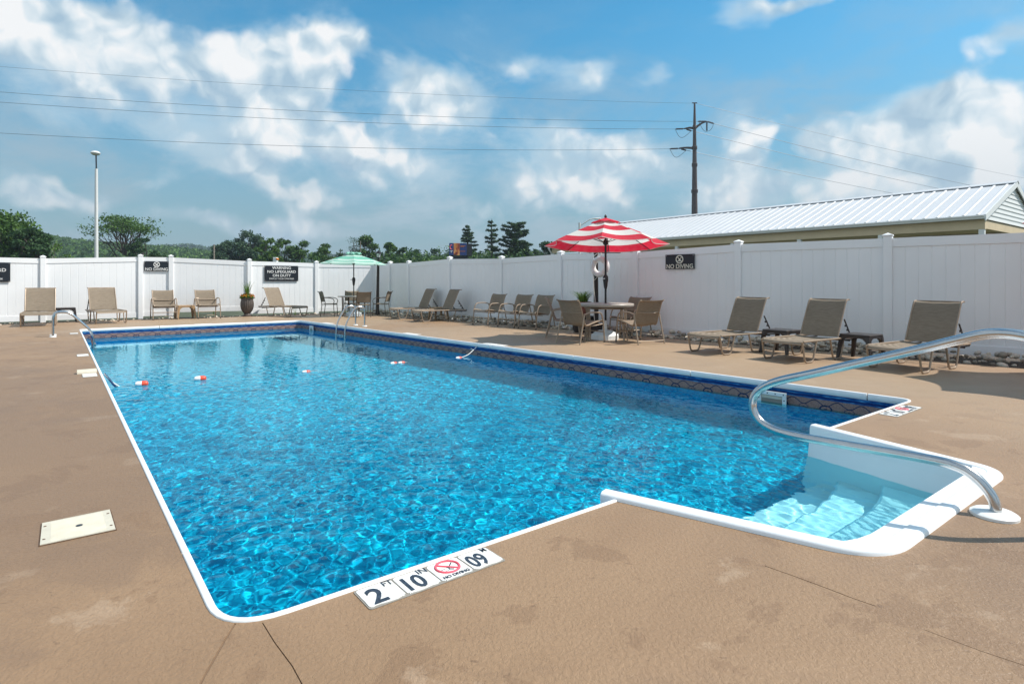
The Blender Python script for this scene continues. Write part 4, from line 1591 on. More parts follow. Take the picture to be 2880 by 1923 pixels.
def ridge(name, prof, D, depth):
    """a hill: prof = [(u, v of its crest)]"""
    vs, fs = [], []
    n = len(prof)
    for (u, v) in prof:
        c = AT(u, v, D)
        ux = c.x / D
        for j in range(6):
            t = j / 5
            Dj = D - depth * (1 - t)
            vs.append((ux * Dj, Dj, (c.z + .5) * math.sin(t * math.pi / 2) - .6))
        vs.append((ux * (D + depth), D + depth, -1))
    for i in range(n - 1):
        for j in range(6):
            fs.append((i * 7 + j, (i + 1) * 7 + j, (i + 1) * 7 + j + 1, i * 7 + j + 1))
    mb = MB().add(vs, fs)
    o = mb.build(name, M['leafdark'])
    o['kind'] = 'structure'
    return vs


hill1 = [(-500, 690), (-200, 680), (60, 672), (130, 672), (200, 684), (270, 690), (330, 694), (420, 700), (520, 708), (600, 718), (700, 728), (900, 740), (1200, 745)]
hill2 = [(-500, 720), (0, 712), (300, 708), (450, 703), (520, 698), (600, 706), (720, 716), (900, 724), (1100, 726), (1300, 724), (1500, 716), (1700, 712), (2300, 715)]
for nm, prof, D, dep, cnt, mat in (('near_hill', hill1, 330.0, 150, 620, 'leaf'), ('far_hill', hill2, 640.0, 220, 620, 'leafgrey')):
    ridge(nm, prof, D, dep)
    pts = []
    us = [p[0] for p in prof]
    vs_ = [p[1] for p in prof]
    for i in range(cnt):
        u = rs.uniform(-150, 760 if nm == 'near_hill' else 1560)
        t = rs.uniform(.0, 1) ** .6
        v = np.interp(u, us, vs_)
        c = AT(u, v, D)
        Dj = D - dep * (1 - t)
        z = (c.z - 1.0) * math.sin(t * math.pi / 2)
        sc = D / 330.0 * rs.uniform(.7, 1.25)
        k = 75
        d = rs.normal(size=(k, 3))
        d /= np.linalg.norm(d, axis=1)[:, None]
        d[:, 2] = np.abs(d[:, 2]) * 1.1 - .25
        pts.append(d * (rs.uniform(.5, 1, k) ** .5)[:, None] * np.array((3.4, 3.4, 2.9)) * sc + np.array((c.x / D * Dj, Dj, z)))
    foliage_mass('wooded_slope', np.concatenate(pts), mat, .75 * D / 330, rs)

# thin poles standing among the trees
for (u, vt, D, lab, r_) in ((108, 694, 55, 'thin grey pole beside the tree at the far left', .06), (602, 688, 75, 'slim utility pole among trees left of the tall dark tree', .09), (1014, 678, 85, 'slim pole sticking up just above the mint umbrella', .06)):
    p = AT(u, vt, D)
    t = MB().tube([(0, 0, 0), (0, 0, p.z)], r_, 6).build('wooden_pole', M['palebark'])
    t.location = (p.x, D, 0)
    props(t, lab, 'pole')

# billboard
D_ = 58.0
bb = AT(1288, 790, D_)
bill = thing('billboard', 'blue and orange roadside billboard showing above the right fence', 'billboard', (bb.x, D_, 0), R(14))
M['bbblue'] = pmat('billboard_blue', (0.012, 0.035, 0.16), 0.5)
M['bbdark'] = pmat('billboard_dark', (0.01, 0.012, 0.02), 0.6)
m, nt, b = newmat('billboard_picture')
tc = nt.n('ShaderNodeTexCoord').outputs['Object']
f = nt.noise(tc, 1.1, 3, .5, .8)[0]
nt.l(nt.ramp(f, [(.36, (.10, .012, .010)), (.47, (.42, .09, .025)), (.56, (.62, .28, .08)), (.70, (.66, .50, .28))]), b.inputs['Base Color'])
M['bbpic'] = m
zc = AT(0, 695, D_).z
kx = D_ / FPX
wtot = 48 * kx / math.cos(R(14))
zlo, zhi = AT(0, 718, D_).z, AT(0, 684, D_).z
hh_ = (zhi - zlo)
for (f0, f1, mt, nm) in ((-.5, -.25, 'bbblue', 'logo_panel'), (-.25, .10, 'bbpic', 'picture_panel'), (.10, .5, 'bbblue', 'text_panel')):
    MB().box(((f0 + f1) / 2 * wtot, 0, (zlo + zhi) / 2), ((f1 - f0) * wtot - .004, .12, hh_)).build(nm, M[mt], bill, smooth=False)
MB().box((.5 * wtot + .28, .5, (zlo + zhi) / 2 - .03), (.5, 1.0, hh_)).build('side_return', M['bbdark'], bill, smooth=False)
MB().box((.05 * wtot, .2, zlo - .24), (wtot * 1.05, .3, .42)).build('skirt', M['bbdark'], bill, smooth=False)
for x in (-.3, .3):
    MB().tube([(x * wtot, .2, 0), (x * wtot, .2, zlo)], .09, 8).build('leg', M['bbdark'], bill)
lo = MB()
lo.tube([Vector((-.385 * wtot + .13 * math.cos(a), -.065, zlo + hh_ * .66 + .20 * math.sin(a))) for a in [R(q) for q in range(60, 301, 20)]], .045, 6)
lo.build('emblem', M['markerred'], bill)
for (x, z, w_, mt) in ((-.385, .36, .26, 'signwhite'), (-.385, .25, .12, 'signwhite')):
    MB().box((x * wtot, -.066, zlo + hh_ * z), (w_, .012, .055)).build('print_bar', M[mt], bill, smooth=False)
for (x, z, w_) in ((.28, .78, .50), (.24, .72, .36), (.27, .33, .52)):
    MB().box((x * wtot, -.066, zlo + hh_ * z), (w_, .012, .04)).build('print_bar', M['flower'], bill, smooth=False)

# small white box seen over the far fence
D_ = 40.0
p = AT(775, 737, D_)
wb = thing('utility_box', 'small white box with an orange patch showing over the far fence', 'utility box', (p.x, D_, 0))
MB().box((0, 0, p.z * .5 + .16), (.26, .3, p.z + .3), bev=.02).build('cabinet', M['whiteplastic'], wb, smooth=False)
MB().box((.13, -.02, p.z + .20), (.12, .3, .12), bev=.02).build('orange_cap', M['flower'], wb, smooth=False)

# ------------------------------------------------------------------ patio chairs (a chair faces its own -Y)
def side_tubes(root, name, paths, mat, r=.0125):
    for sx_ in (-1, 1):
        for p in paths:
            MB().tube([(sx_ * q[0], q[1], q[2]) for q in p], r, 8).build(name, mat, root)


def make_patio_chair():
    t = thing('patio_chair', 'x', 'chair')
    prof = catmull([(0, -.30, .375), (0, -.285, .40), (0, -.25, .412), (0, -.10, .395), (0, .05, .362), (0, .15, .340), (0, .205, .345), (0, .24, .395), (0, .275, .50), (0, .325, .64), (0, .365, .74), (0, .395, .785), (0, .44, .805)], 3)
    MB().ribbon([(p.y, p.z) for p in prof], .50, .012, 6).build('sling', M['sling'], t)
    side_tubes(t, 'sling_rail', [[(.256, p.y, p.z - .002) for p in prof]], M['bronze'], .013)
    MB().tube([(-.25, .30, .575), (-.12, .322, .563), (.12, .322, .563), (.25, .30, .575)], .010, 6).build('back_bar', M['bronze'], t)
    for sx_ in (-1, 1):
        p = fillet([(.285 * sx_, -.29, 0), (.285 * sx_, -.255, .36), (.285 * sx_, -.20, .565), (.285 * sx_, .12, .575), (.285 * sx_, .285, .535)], [0, .1, .12, .1, 0], 6)
        arm = MB().tube(p, .0135, 8).build('arm_and_front_leg', M['bronze'], t)
        MB().tube([(.285 * sx_, .27, .54), (.295 * sx_, .41, 0)], .0135, 8).build('rear_leg', M['bronze'], t)
        MB().lathe([(.017, 0), (.017, .03), (.013, .035)], 8, (.285 * sx_, -.29, 0)).build('foot_cap', M['brownplastic'], arm)
    for nm, y, z in (('front_crossbar', -.262, .345), ('front_stretcher', -.276, .20), ('rear_stretcher', .395, .06), ('rear_crossbar', .275, .525)):
        MB().tube([(-.287, y, z), (.287, y, z)], .010, 6).build(nm, M['bronze'], t)
    MB().tube(catmull([(-.285, -.26, .35), (-.2, .05, .315), (.2, .05, .315), (.285, -.26, .35)], 5), .008, 6).build('seat_brace', M['bronze'], t)
    return t


chair = make_patio_chair()
used = []


def put_chair(uv, depth_dir, label, group, scale=1.0):
    p = Vector(uv)
    return place(chair, used, 'patio_chair', label, 'chair', (p.x, p.y, 0), math.atan2(depth_dir[1], depth_dir[0]) + math.pi / 2 + rnd.uniform(-.05, .05), group, scale)


g = 'armchairs by the far fence'
put_chair((-10.45, 17.62), (.60, -.80), 'tan sling armchair left of the small wooden-looking tan table by the far fence', g, 1.08)
put_chair((-9.46, 18.22), (.62, -.78), 'tan sling armchair between the small tan table and the flower urn', g, 1.08)
g = 'armchairs in a row along the right fence'
put_chair((-.62, 15.42), (-.70, -.71), 'sling armchair next to the two mid loungers, farthest in its row', g, 1.0)
put_chair((.05, 14.72), (-.70, -.71), 'middle armchair of the row along the right fence', g, 1.0)
put_chair((.56, 14.22), (-.69, -.72), 'armchair of the row that almost touches the red umbrella set', g, 1.0)
g = 'armchairs round the red umbrella table'
put_chair((1.33, 11.02), (.74, .67), 'armchair with its back to the pool, left front of red umbrella table', g, 1.0)
put_chair((1.12, 12.20), (.95, -.1), 'armchair hidden behind another at the left of the red umbrella table', g, 1.0)
put_chair((2.36, 11.02), (-.46, .89), 'armchair at the right front of the red umbrella table, back showing', g, 1.0)
put_chair((2.44, 12.25), (-.70, -.62), 'armchair on the far right side of the red umbrella table', g, 1.0)


# ------------------------------------------------------------------ dark dining chairs
def make_dining_chair():
    t = thing('dining_chair', 'x', 'chair')
    MB().ribbon([(-.23, .40), (-.21, .43), (-.05, .425), (.12, .418), (.20, .425)], .46, .012, 5).build('seat', M['sling'], t)
    prof = catmull([(0, .20, .50), (0, .225, .60), (0, .25, .72), (0, .285, .82), (0, .335, .85)], 4)
    MB().ribbon([(p.y, p.z) for p in prof], .44, .012, 5).build('backrest', M['sling'], t)
    for sx_ in (-1, 1):
        MB().tube(catmull([(.235 * sx_, .235, 0), (.23 * sx_, .20, .22), (.23 * sx_, .185, .42), (.23 * sx_, .225, .60), (.23 * sx_, .255, .73), (.23 * sx_, .29, .825), (.23 * sx_, .335, .852)], 4), .0125, 8).build('rear_leg', M['darkbronze'], t)
        MB().tube(catmull([(.245 * sx_, -.24, 0), (.245 * sx_, -.225, .22), (.245 * sx_, -.215, .42), (.25 * sx_, -.235, .52), (.25 * sx_, -.18, .60), (.25 * sx_, .0, .635), (.24 * sx_, .225, .63)], 4), .0125, 8).build('arm_and_front_leg', M['darkbronze'], t)
        MB().tube([(.235 * sx_, -.22, .415), (.235 * sx_, .20, .41)], .012, 6).build('seat_rail', M['darkbronze'], t)
    for nm, y, z in (('front_rail', -.225, .40), ('rear_rail', .19, .405), ('back_rail', .205, .50)):
        MB().tube([(-.235, y, z), (.235, y, z)], .011, 6).build(nm, M['darkbronze'], t)
    return t


dch = make_dining_chair()
used_d = []


def put_dining(p, d, label):
    place(dch, used_d, 'dining_chair', label, 'chair', (p[0], p[1], 0), math.atan2(d[1], d[0]) + math.pi / 2, 'dark chairs round the mint umbrella table', .95)


GT = Vector((-5.22, 19.35, 0))
put_dining((-6.02, 19.30), (1, .06), 'dark framed chair at the left of the mint umbrella table, seen sideways')
put_dining((-5.48, 20.0), (.2, -1), 'dark framed chair behind the mint umbrella table facing the pool')
put_dining((-4.78, 18.72), (-.45, .9), 'dark framed chair in front of the mint umbrella table, back to the pool')
put_dining((-4.32, 19.45), (-.95, .1), 'dark framed chair right of the mint umbrella table beside the lamp post')


# ------------------------------------------------------------------ tables
def leg_pairs(root, rad, zt, mat, spread=.05, rr=.016):
    for k in range(4):
        a = R(k * 90 + 40)
        for s in (-1, 1):
            p = polar(a, rad)
            q = Vector((-math.sin(a), math.cos(a), 0)) * spread * s
            P = fillet([p + q * .35 + Vector((0, 0, zt)), p * .96 + q * .5 + Vector((0, 0, zt * .45)), p * 1.02 + q * 1.1], .12, 4)
            MB().tube(P, rr, 8).build('leg', mat, root)


rt = thing('patio_table', 'round taupe patio table standing under the red striped umbrella', 'table', (1.86, 11.66, 0))
MB().lathe([(.045, .645), (.53, .645), (.548, .652), (.556, .667), (.556, .690), (.548, .703), (.53, .707), (.045, .707)], 56).build('tabletop', M['tabletop'], rt, angle=30)
leg_pairs(rt, .50, .648, M['bronze'])
MB().lathe([(.40, .60), (.42, .60), (.42, .63), (.40, .63)], 40).build('apron_ring', M['bronze'], rt)
gt = thing('patio_table', 'thin topped round table standing under the mint striped umbrella', 'table', GT)
MB().lathe([(.035, .628), (.50, .628), (.515, .634), (.515, .650), (.50, .655), (.035, .655)], 48).build('tabletop', M['tabletop'], gt, angle=30)
leg_pairs(gt, .40, .63, M['darkbronze'], .03, .014)


def make_side_table(mat, label, name='side_table'):
    t = thing(name, label, 'side table')
    h, w = .375, .212
    MB().box((0, 0, h - .016), (2 * w, 2 * w, .032), bev=.012).build('top', mat, t)
    for sx_ in (-1, 1):
        for sy_ in (-1, 1):
            a, b = .055, .040
            vs = []
            for (cx, cy, z, q) in ((w - .03, w - .03, h - .03, a), (w + .012, w + .012, 0, b)):
                for dx, dy in ((-1, -1), (1, -1), (1, 1), (-1, 1)):
                    vs.append((sx_ * (cx + dx * q / 2), sy_ * (cy + dy * q / 2), z))
            MB().add(vs, [(0, 1, 2, 3), (7, 6, 5, 4)] + [(i, 4 + i, 4 + (i + 1) % 4, (i + 1) % 4) for i in range(4)]).build('leg', mat, t, smooth=False)
    n = 11
    for k in range(4):
        mb = MB()
        vs = []
        for i in range(n):
            s = (i / (n - 1) * 2 - 1) * (w - .02)
            zb_ = h - .055 - .11 * max(0, abs(s) / (w - .02) - .45) ** 2 / .30
            for yy in (-w + .004, -w + .018):
                vs += [(s, yy, zb_), (s, yy, h - .028)]
        fs = []
        for i in range(n - 1):
            a = i * 4
            fs += [(a, a + 4, a + 5, a + 1), (a + 2, a + 3, a + 7, a + 6), (a, a + 2, a + 6, a + 4)]
        m_ = Matrix.Rotation(k * math.pi / 2, 4, 'Z')
        mb.add([m_ @ Vector(v) for v in vs], fs)
        mb.build('apron', mat, t, smooth=False)
    return t


st = make_side_table(M['brownplastic'], 'x')
us = []
GS = 'brown resin side tables'
place(st, us, 'side_table', 'dark brown resin side table between the two loungers at far left', 'side table', (-12.52, 16.45, 0), R(38), GS, 1.08)
place(st, us, 'side_table', 'dark resin side table behind the first lounger of the right hand row', 'side table', (4.33, 9.42, 0), R(34), GS, 1.0)
place(st, us, 'side_table', 'dark resin side table close behind the big handrail, between two loungers', 'side table', (5.13, 8.62, 0), R(34), GS, 1.0)
st2 = make_side_table(M['tanplastic'], 'small tan side table between the two armchairs at the far fence')
st2.location, st2.rotation_euler, st2.scale = (-10.02, 18.0, 0), (0, 0, R(38)), (1.08,) * 3
st3 = make_side_table(M['tanplastic'], 'small tan side table wedged between the two mid loungers')
st3.location, st3.rotation_euler, st3.scale = (-2.20, 17.55, 0), (0, 0, R(35)), (.98,) * 3


# ------------------------------------------------------------------ sun loungers (head towards +Y)
def make_lounger():
    t = thing('sun_lounger', 'x', 'sun lounger')
    W_, zs = .62, .315
    seat = [(-.69, zs - .055), (-.68, zs - .02), (-.64, zs), (-.45, zs - .008), (-.1, zs - .022), (.15, zs - .012), (.245, zs)]
    MB().ribbon(seat, W_ - .03, .014, 6).build('seat_sling', M['sling'], t)
    back = catmull([(0, .265, zs + .01), (0, .33, zs + .16), (0, .42, zs + .36), (0, .485, zs + .50), (0, .52, zs + .545), (0, .575, zs + .555)], 4)
    MB().ribbon([(p.y, p.z) for p in back], W_ - .05, .014, 6).build('back_sling', M['sling'], t)
    for sx_ in (-1, 1):
        x = sx_ * W_ / 2
        MB().tube([(sx_ * (W_ / 2 - .025), p.y, p.z) for p in back], .0125, 8).build('back_rail', M['bronze'], t)
        MB().tube(fillet([(x, -.66, zs - .01), (x, .2, zs - .01), (x, .70, zs - .015)], .05, 3), .014, 8).build('side_rail', M['bronze'], t)
        for (a, b, c_, d) in ((-.685, -.62, -.43, -.33), (.02, .10, .30, .385)):
            P = fillet([(x, a, zs - .012), (x, b, .014), (x, c_, .014), (x, d, zs - .012)], [0, .055, .055, 0], 5)
            MB().tube(P, .0135, 8).build('leg', M['bronze'], t)
        mb = MB()
        mb.tube([(sx_ * (W_ / 2 - .03), .46, zs + .26), (sx_ * (W_ / 2 - .03), .655, zs - .015)], .011, 6)
        for k in range(3):
            mb.box((sx_ * (W_ / 2 - .03), .50 + k * .05, zs + .165 - k * .065), (.016, .035, .028))
        mb.build('recline_arm', M['blackmetal'], t)
        MB().tube([(sx_ * (W_ / 2 - .02), .38, zs - .045), (sx_ * (W_ / 2 - .02), .73, zs - .045), (sx_ * (W_ / 2 - .02), .735, zs + .0)], .010, 6).build('rack_rail', M['blackmetal'], t)
    for nm, y, z, mt in (('front_bar', -.69, zs - .05, 'bronze'), ('mid_bar', .25, zs - .03, 'bronze'), ('rear_bar', .70, zs - .015, 'bronze'), ('support_bar', .58, zs - .06, 'blackmetal'), ('head_bar', .575, zs + .553, 'bronze')):
        MB().tube([(-W_ / 2 + .01, y, z), (W_ / 2 - .01, y, z)], .0115, 6).build(nm, M[mt], t)
    return t


lg = make_lounger()
ul_ = []


def put_lounger(p, d, label, scale=1.0, group='sun loungers round the pool'):
    place(lg, ul_, 'sun_lounger', label, 'sun lounger', (p[0], p[1], 0), math.atan2(d[1], d[0]) - math.pi / 2 + rnd.uniform(-.03, .03), group, scale)


put_lounger((3.60, 9.62), (.84, .54), 'lounger at the far end of the right row, just right of the red umbrella set')
put_lounger((4.42, 8.74), (.84, .54), 'middle lounger of the right hand row, between the two dark side tables')
put_lounger((5.42, 7.82), (.85, .53), 'nearest lounger, partly crossed by the big stainless handrail')
put_lounger((-3.00, 18.10), (.84, .54), 'farther one of the two side by side loungers near the corner lamp post', 1.03)
put_lounger((-2.12, 16.95), (.84, .54), 'nearer one of the two side by side loungers beside the row of armchairs', 1.03)
put_lounger((-7.48, 19.20), (-.90, .44), 'pale lounger under the warning sign, next to the flower urn', 1.06)
put_lounger((-12.42, 15.42), (-.60, .80), 'lounger at the far left edge below the cut off sign', 1.10)
put_lounger((-11.32, 16.35), (-.72, .69), 'lounger by the far left fence behind the curved grab rail', 1.10)


# ------------------------------------------------------------------ umbrellas
def canopy_material(name, stops, trans):
    m, nt, b = newmat(name)
    uv = nt.n('ShaderNodeTexCoord').outputs['UV']
    f = nt.sep(uv)[0]
    c = nt.ramp(f, stops, 'CONSTANT')
    nz = nt.noise(nt.n('ShaderNodeTexCoord').outputs['Object'], 9, 3, .6)[0]
    c = nt.mix(nt.smooth(nz, .3, .8, 0.0, 0.10), c, (.45, .42, .38))
    nt.l(c, b.inputs['Base Color'])
    b.inputs['Roughness'].default_value = .8
    tr = nt.n('ShaderNodeBsdfTranslucent')
    nt.l(c, tr.inputs['Color'])
    mx = nt.n('ShaderNodeMixShader')
    mx.inputs[0].default_value = trans
    nt.l(b.outputs[0], mx.inputs[1])
    nt.l(tr.outputs[0], mx.inputs[2])
    nt.l(mx.outputs[0], nt.t.nodes['Material Output'].inputs[0])
    return m


RED, WHT = (.66, .012, .045), (.80, .78, .74)
M['redstripe'] = canopy_material('red_white_canopy', [(0, WHT), (.36, RED), (.575, WHT), (.79, RED)], .42)
MNT, MNL = (.20, .58, .44), (.72, .86, .80)
M['mintstripe'] = canopy_material('mint_white_canopy', [(0, MNT), (.22, MNL), (.27, MNT), (.30, MNL), (.35, MNT), (.62, MNL), (.68, MNT), (.71, MNL), (.76, MNT), (.86, MNL), (.92, MNT), (.95, MNL)], .42)
M['ventred'] = canopy_material('red_vent', [(0, RED), (.5, RED)], .3)
M['ventmint'] = canopy_material('mint_vent', [(0, (.30, .62, .50)), (.5, (.30, .62, .50))], .35)


def umbrella(label, loc, Rr, zr, ztp, mat, vmat, rot, group, tilt=(0, 0), scallop=.10, sagk=.07, open_cap=False, pole_r=.021):
    t = thing('patio_umbrella', label, 'umbrella', loc, 0, group)
    tm = Matrix.Translation((0, 0, ztp)) @ Matrix.Rotation(tilt[0], 4, 'X') @ Matrix.Rotation(tilt[1], 4, 'Y') @ Matrix.Translation((0, 0, -ztp))
    N_ = 8

    def pt(a, k, r, lift=0.0, sag=True):
        """point on the canopy: panel k, across it a in 0..1, radius fraction r"""
        th = rot + (k + a) * 2 * math.pi / N_
        mid = 1 - (2 * a - 1) ** 2
        flat = math.cos(math.pi / N_) / math.cos((a - .5) * 2 * math.pi / N_)
        rad = Rr * r * flat * (1 - (scallop * mid * r if sag else 0))
        z = ztp - (ztp - zr) * (r ** 1.12) - (sagk * mid * r * (1 - .45 * r) if sag else 0) * .9 + lift
        return tm @ Vector((math.cos(th) * rad, math.sin(th) * rad, z))
    for k in range(N_):
        na, nr_ = 8, 14
        mb = MB()
        uvl = []
        for i in range(nr_ + 1):
            r = .06 + .94 * i / nr_
            for j in range(na + 1):
                mb.v.append(tuple(pt(j / na, k, r))); uvl.append((r, j / na))
        for i in range(nr_):
            for j in range(na):
                a = i * (na + 1) + j
                mb.f.append((a, a + na + 1, a + na + 2, a + 1))
        o = mb.build('canopy_panel', mat, t, angle=60)
        ul = o.data.uv_layers.new(name='UVMap')
        for lp in o.data.loops: ul.data[lp.index].uv = uvl[lp.vertex_index]
        # hem
        MB().tube([pt(j / na, k, 1.0, -.002) for j in range(na + 1)], .006, 5).build('hem', mat, t)
        # rib and strut
        MB().tube([pt(0, k, .05, -.016, False), pt(0, k, .5, -.016, False), pt(0, k, .985, -.012, False)], .0075, 6).build('rib', M['blackmetal'], t)
        MB().tube([tm @ Vector((0, 0, zr - .02 + (ztp - zr) * .12)), pt(0, k, .50, -.022, False)], .0065, 6).build('strut', M['blackmetal'], t)
    # vent
    mb = MB()
    uvl = []
    for k in range(N_):
        for (a, rr_, dz) in ((0, .02, .045), (0, .125, .045), (0, .245, .035), (.5, .02, .045), (.5, .12, .040 if not open_cap else .065), (.5, .215, .045 if not open_cap else .10)):
            th = rot + (k + a) * 2 * math.pi / N_
            z = ztp - (ztp - zr) * rr_ ** 1.12 + dz
            mb.v.append(tuple(tm @ Vector((math.cos(th) * Rr * rr_, math.sin(th) * Rr * rr_, z))))
    for k in range(N_ * 2):
        a, c_ = k * 3, ((k + 1) % (N_ * 2)) * 3
        mb.f += [(a, a + 1, c_ + 1, c_), (a + 1, a + 2, c_ + 2, c_ + 1)]
    mb.f.append(tuple(i * 3 for i in range(N_ * 2))[::-1])
    mb.build('vent_cap', vmat, t, angle=20)
    MB().lathe([(.018, 0), (.03, .02), (.022, .05), (.004, .07)], 10, (0, 0, ztp + .04)).build('finial', M['blackmetal'], t)
    MB().lathe([(pole_r, 0.03), (pole_r, ztp + .05)], 12).build('pole', M['blackmetal'], t)
    MB().lathe([(.028, 0), (.05, .02), (.055, .05), (.04, .09), (.028, .11)], 12, (0, 0, zr - .06 + (ztp - zr) * .12)).build('runner_hub', M['blackmetal'], t)
    zc_ = 1.16
    MB().lathe([(.024, -.17), (.036, -.12), (.046, -.04), (.056, .03), (.052, .075), (.028, .11)], 14, (0, 0, zc_)).build('crank_housing', M['blackmetal'], t)
    cr = MB()
    cr.tube([(.05, -.02, zc_ + .04), (-.09, -.07, zc_ + .03)], .009, 6)
    cr.build('crank_handle', M['whiteplastic'] if open_cap is False else M['blackmetal'], t)
    return t


def umbrella_base(label, loc, rz, w, mat, group=None):
    t = thing('umbrella_base', label, 'umbrella base', loc, rz, group)
    c = w / 2
    k = .13
    poly = [(-c + k, -c), (c - k, -c), (c, -c + k), (c, c - k), (c - k, c), (-c + k, c), (-c, c - k), (-c, -c + k)]
    mb = MB()
    n = 8
    lay = [(1.0, 0), (1.0, .085), (.96, .10), (.42, .175), (.36, .18)]
    vs = []
    for s, z in lay: vs += [(p[0] * s, p[1] * s, z) for p in poly]
    fs = [tuple(range(n))[::-1], tuple(range((len(lay) - 1) * n, len(lay) * n))]
    for i in range(len(lay) - 1):
        fs += [(i * n + j, i * n + (j + 1) % n, (i + 1) * n + (j + 1) % n, (i + 1) * n + j) for j in range(n)]
    mb.add(vs, fs)
    mb.build('weight_shell', mat, t, angle=25)
    for a in range(4):
        q = MB().box((0, 0, 0), (.03, w * .30, .05), bev=.008, mat=Matrix.Rotation(a * math.pi / 2 + .78, 4, 'Z') @ Matrix.Translation((0, w * .30, .135)) @ Matrix.Rotation(-.42, 4, 'X'))
        q.build('moulded_rib', mat, t, smooth=False)
    MB().lathe([(.05, .17), (.045, .25), (.035, .36), (.026, .37)], 14).build('pole_socket', mat, t)
    MB().lathe([(.03, .0), (.03, .02)], 10, (w * .25, w * .18, .135)).build('filler_cap', mat, t)
    return t


GU = 'patio umbrellas'
umbrella('red and white striped umbrella over the near table', (1.86, 11.66, 0), 1.23, 1.86, 2.36, M['redstripe'], M['ventred'], R(-90 - 22.5 + 10), GU, tilt=(R(-3.6), R(.6)))
umbrella_base('white plastic umbrella base under the red umbrella table', (1.84, 11.62, 0), R(30), .50, M['whiteplastic'])
umbrella('mint and white striped umbrella over the far corner table', (GT.x, GT.y, 0), 1.08, 1.705, 2.06, M['mintstripe'], M['ventmint'], R(-90 - 22.5 - 6), GU, tilt=(R(0), R(1)), scallop=.06, sagk=.03, open_cap=True, pole_r=.018)
M['palebase'] = pmat('pale_blue_plastic', (.62, .70, .74), .4)
umbrella_base('pale plastic umbrella base under the mint umbrella table', (GT.x, GT.y, 0), R(10), .48, M['palebase'])
umbrella('red and white striped umbrella past the right edge, only its shadow in view', (7.22, 6.45, 0), 1.23, 1.85, 2.35, M['redstripe'], M['ventred'], R(10), GU)
umbrella_base('white umbrella base past the right edge of the view', (7.22, 6.45, 0), R(20), .50, M['whiteplastic'])


# ------------------------------------------------------------------ lamp posts with lanterns
def lamp_post(label, loc, H, group, lean=0.0):
    t = thing('lamp_post', label, 'lamp post', loc, 0, group)
    t.rotation_euler = (0, lean, 0)
    MB().lathe([(.085, 0), (.085, .06), (.062, .12), (.055, .5), (.042, H - .38), (.055, H - .36), (.055, H - .33), (.03, H - .31), (.03, H - .28)], 16).build('pole', M['blackmetal'], t)
    lz = H - .28
    mb = MB()
    mb.lathe([(.03, 0), (.085, .02), (.085, .03), (.05, .035)], 6, (0, 0, lz))
    for k in range(6):
        a = k * math.pi / 3
        mb.tube([polar(a, .062) + Vector((0, 0, lz + .025)), polar(a, .095) + Vector((0, 0, lz + .17))], .007, 5)
    mb.lathe([(.115, .165), (.118, .18), (.07, .225), (.035, .245), (.02, .25), (.02, .27), (.004, .285)], 6, (0, 0, lz))
    mb.build('lantern_frame', M['blackmetal'], t, angle=20)
    MB().lathe([(.056, .028), (.088, .165)], 6, (0, 0, lz)).build('lantern_glass', M['glass'], t, smooth=False)
    MB().lathe([(.012, .03), (.016, .08), (.022, .11), (.012, .14), (.002, .15)], 8, (0, 0, lz)).build('bulb', M['signcream'], t)
    return t


GL = 'black lantern lamp posts on the deck'
lamp_post('black lamp post with a glass lantern in the far corner', (-4.60, 20.05, 0), 2.20, GL, R(.9))
lamp_post('black lamp post behind the red umbrella carrying the life ring', (1.86, 12.98, 0), 2.25, GL)
arm = thing('hook_arm', 'thin black hook bar on the lamp post holding the life ring', 'hook', (1.86, 12.98, 1.76))
MB().tube(fillet([(0, -.03, 0), (.03, -.17, 0), (.50, -.21, 0), (.51, -.21, .04)], .05, 4), .009, 6).build('bar', M['blackmetal'], arm)
MB().lathe([(.055, -.025), (.055, .025)], 12).build('clamp', M['blackmetal'], arm)
# life ring
ring = thing('life_ring', 'white life ring hanging from the lamp post behind the red umbrella', 'life ring', (1.916, 12.80, 1.46), R(-38))
mb = MB()
P = [Vector((math.sin(a) * .17, 0, math.cos(a) * .17)) for a in [2 * math.pi * i / 40 for i in range(40)]]
mb.tube(P, .062, 14, closed=True)
mb.build('ring', M['whiteplastic'], ring)
for k in range(4):
    a = k * math.pi / 2 + .78
    c_ = Vector((math.sin(a) * .17, 0, math.cos(a) * .17))
    tn = Vector((math.cos(a), 0, -math.sin(a)))
    mb = MB()
    mb.tube([c_ - tn * .025, c_ + tn * .025], .066, 14)
    mb.build('strap', M['rope'], ring)
mb = MB()
mb.tube(catmull([(-.06, .0, .215), (-.03, .0, .30), (0, .0, .335), (.03, .0, .30), (.05, .0, .215)], 5), .008, 6)
mb.tube(catmull([(0, .02, .33), (-.20, .02, .20), (-.235, 0, -.02), (-.18, .02, -.16), (-.16, .02, -.5), (-.13, .02, -.75), (-.16, .02, -.95), (-.14, .02, -1.2)], 6), .007, 6)
mb.tube(catmull([(-.16, .02, -.30), (-.02, -.1, -.24), (.10, -.3, -.20)], 6), .006, 6)
mb.build('hanging_rope', M['rope'], ring)


# ------------------------------------------------------------------ planters
def blades(n, length, spread, wdt, rs_, base_r=.06, droop=.5):
    V, F = [], []
    for i in range(n):
        a = rs_.uniform(0, 6.283)
        L = length * rs_.uniform(.55, 1.1)
        sp = spread * rs_.uniform(.1, 1) * L
        b0_ = polar(a, base_r * rs_.uniform(0, 1))
        side = Vector((-math.sin(a), math.cos(a), 0))
        base = len(V)
        for k in range(5):
            t = k / 4
            p = b0_ + polar(a, sp * t ** 1.6) + Vector((0, 0, L * (t - droop * spread * t ** 3)))
            w_ = wdt * (1 - t * .92)
            V.append(tuple(p - side * w_)); V.append(tuple(p + side * w_))
        for k in range(4):
            q = base + k * 2
            F.append((q, q + 1, q + 3, q + 2))
    return MB().add(V, F)


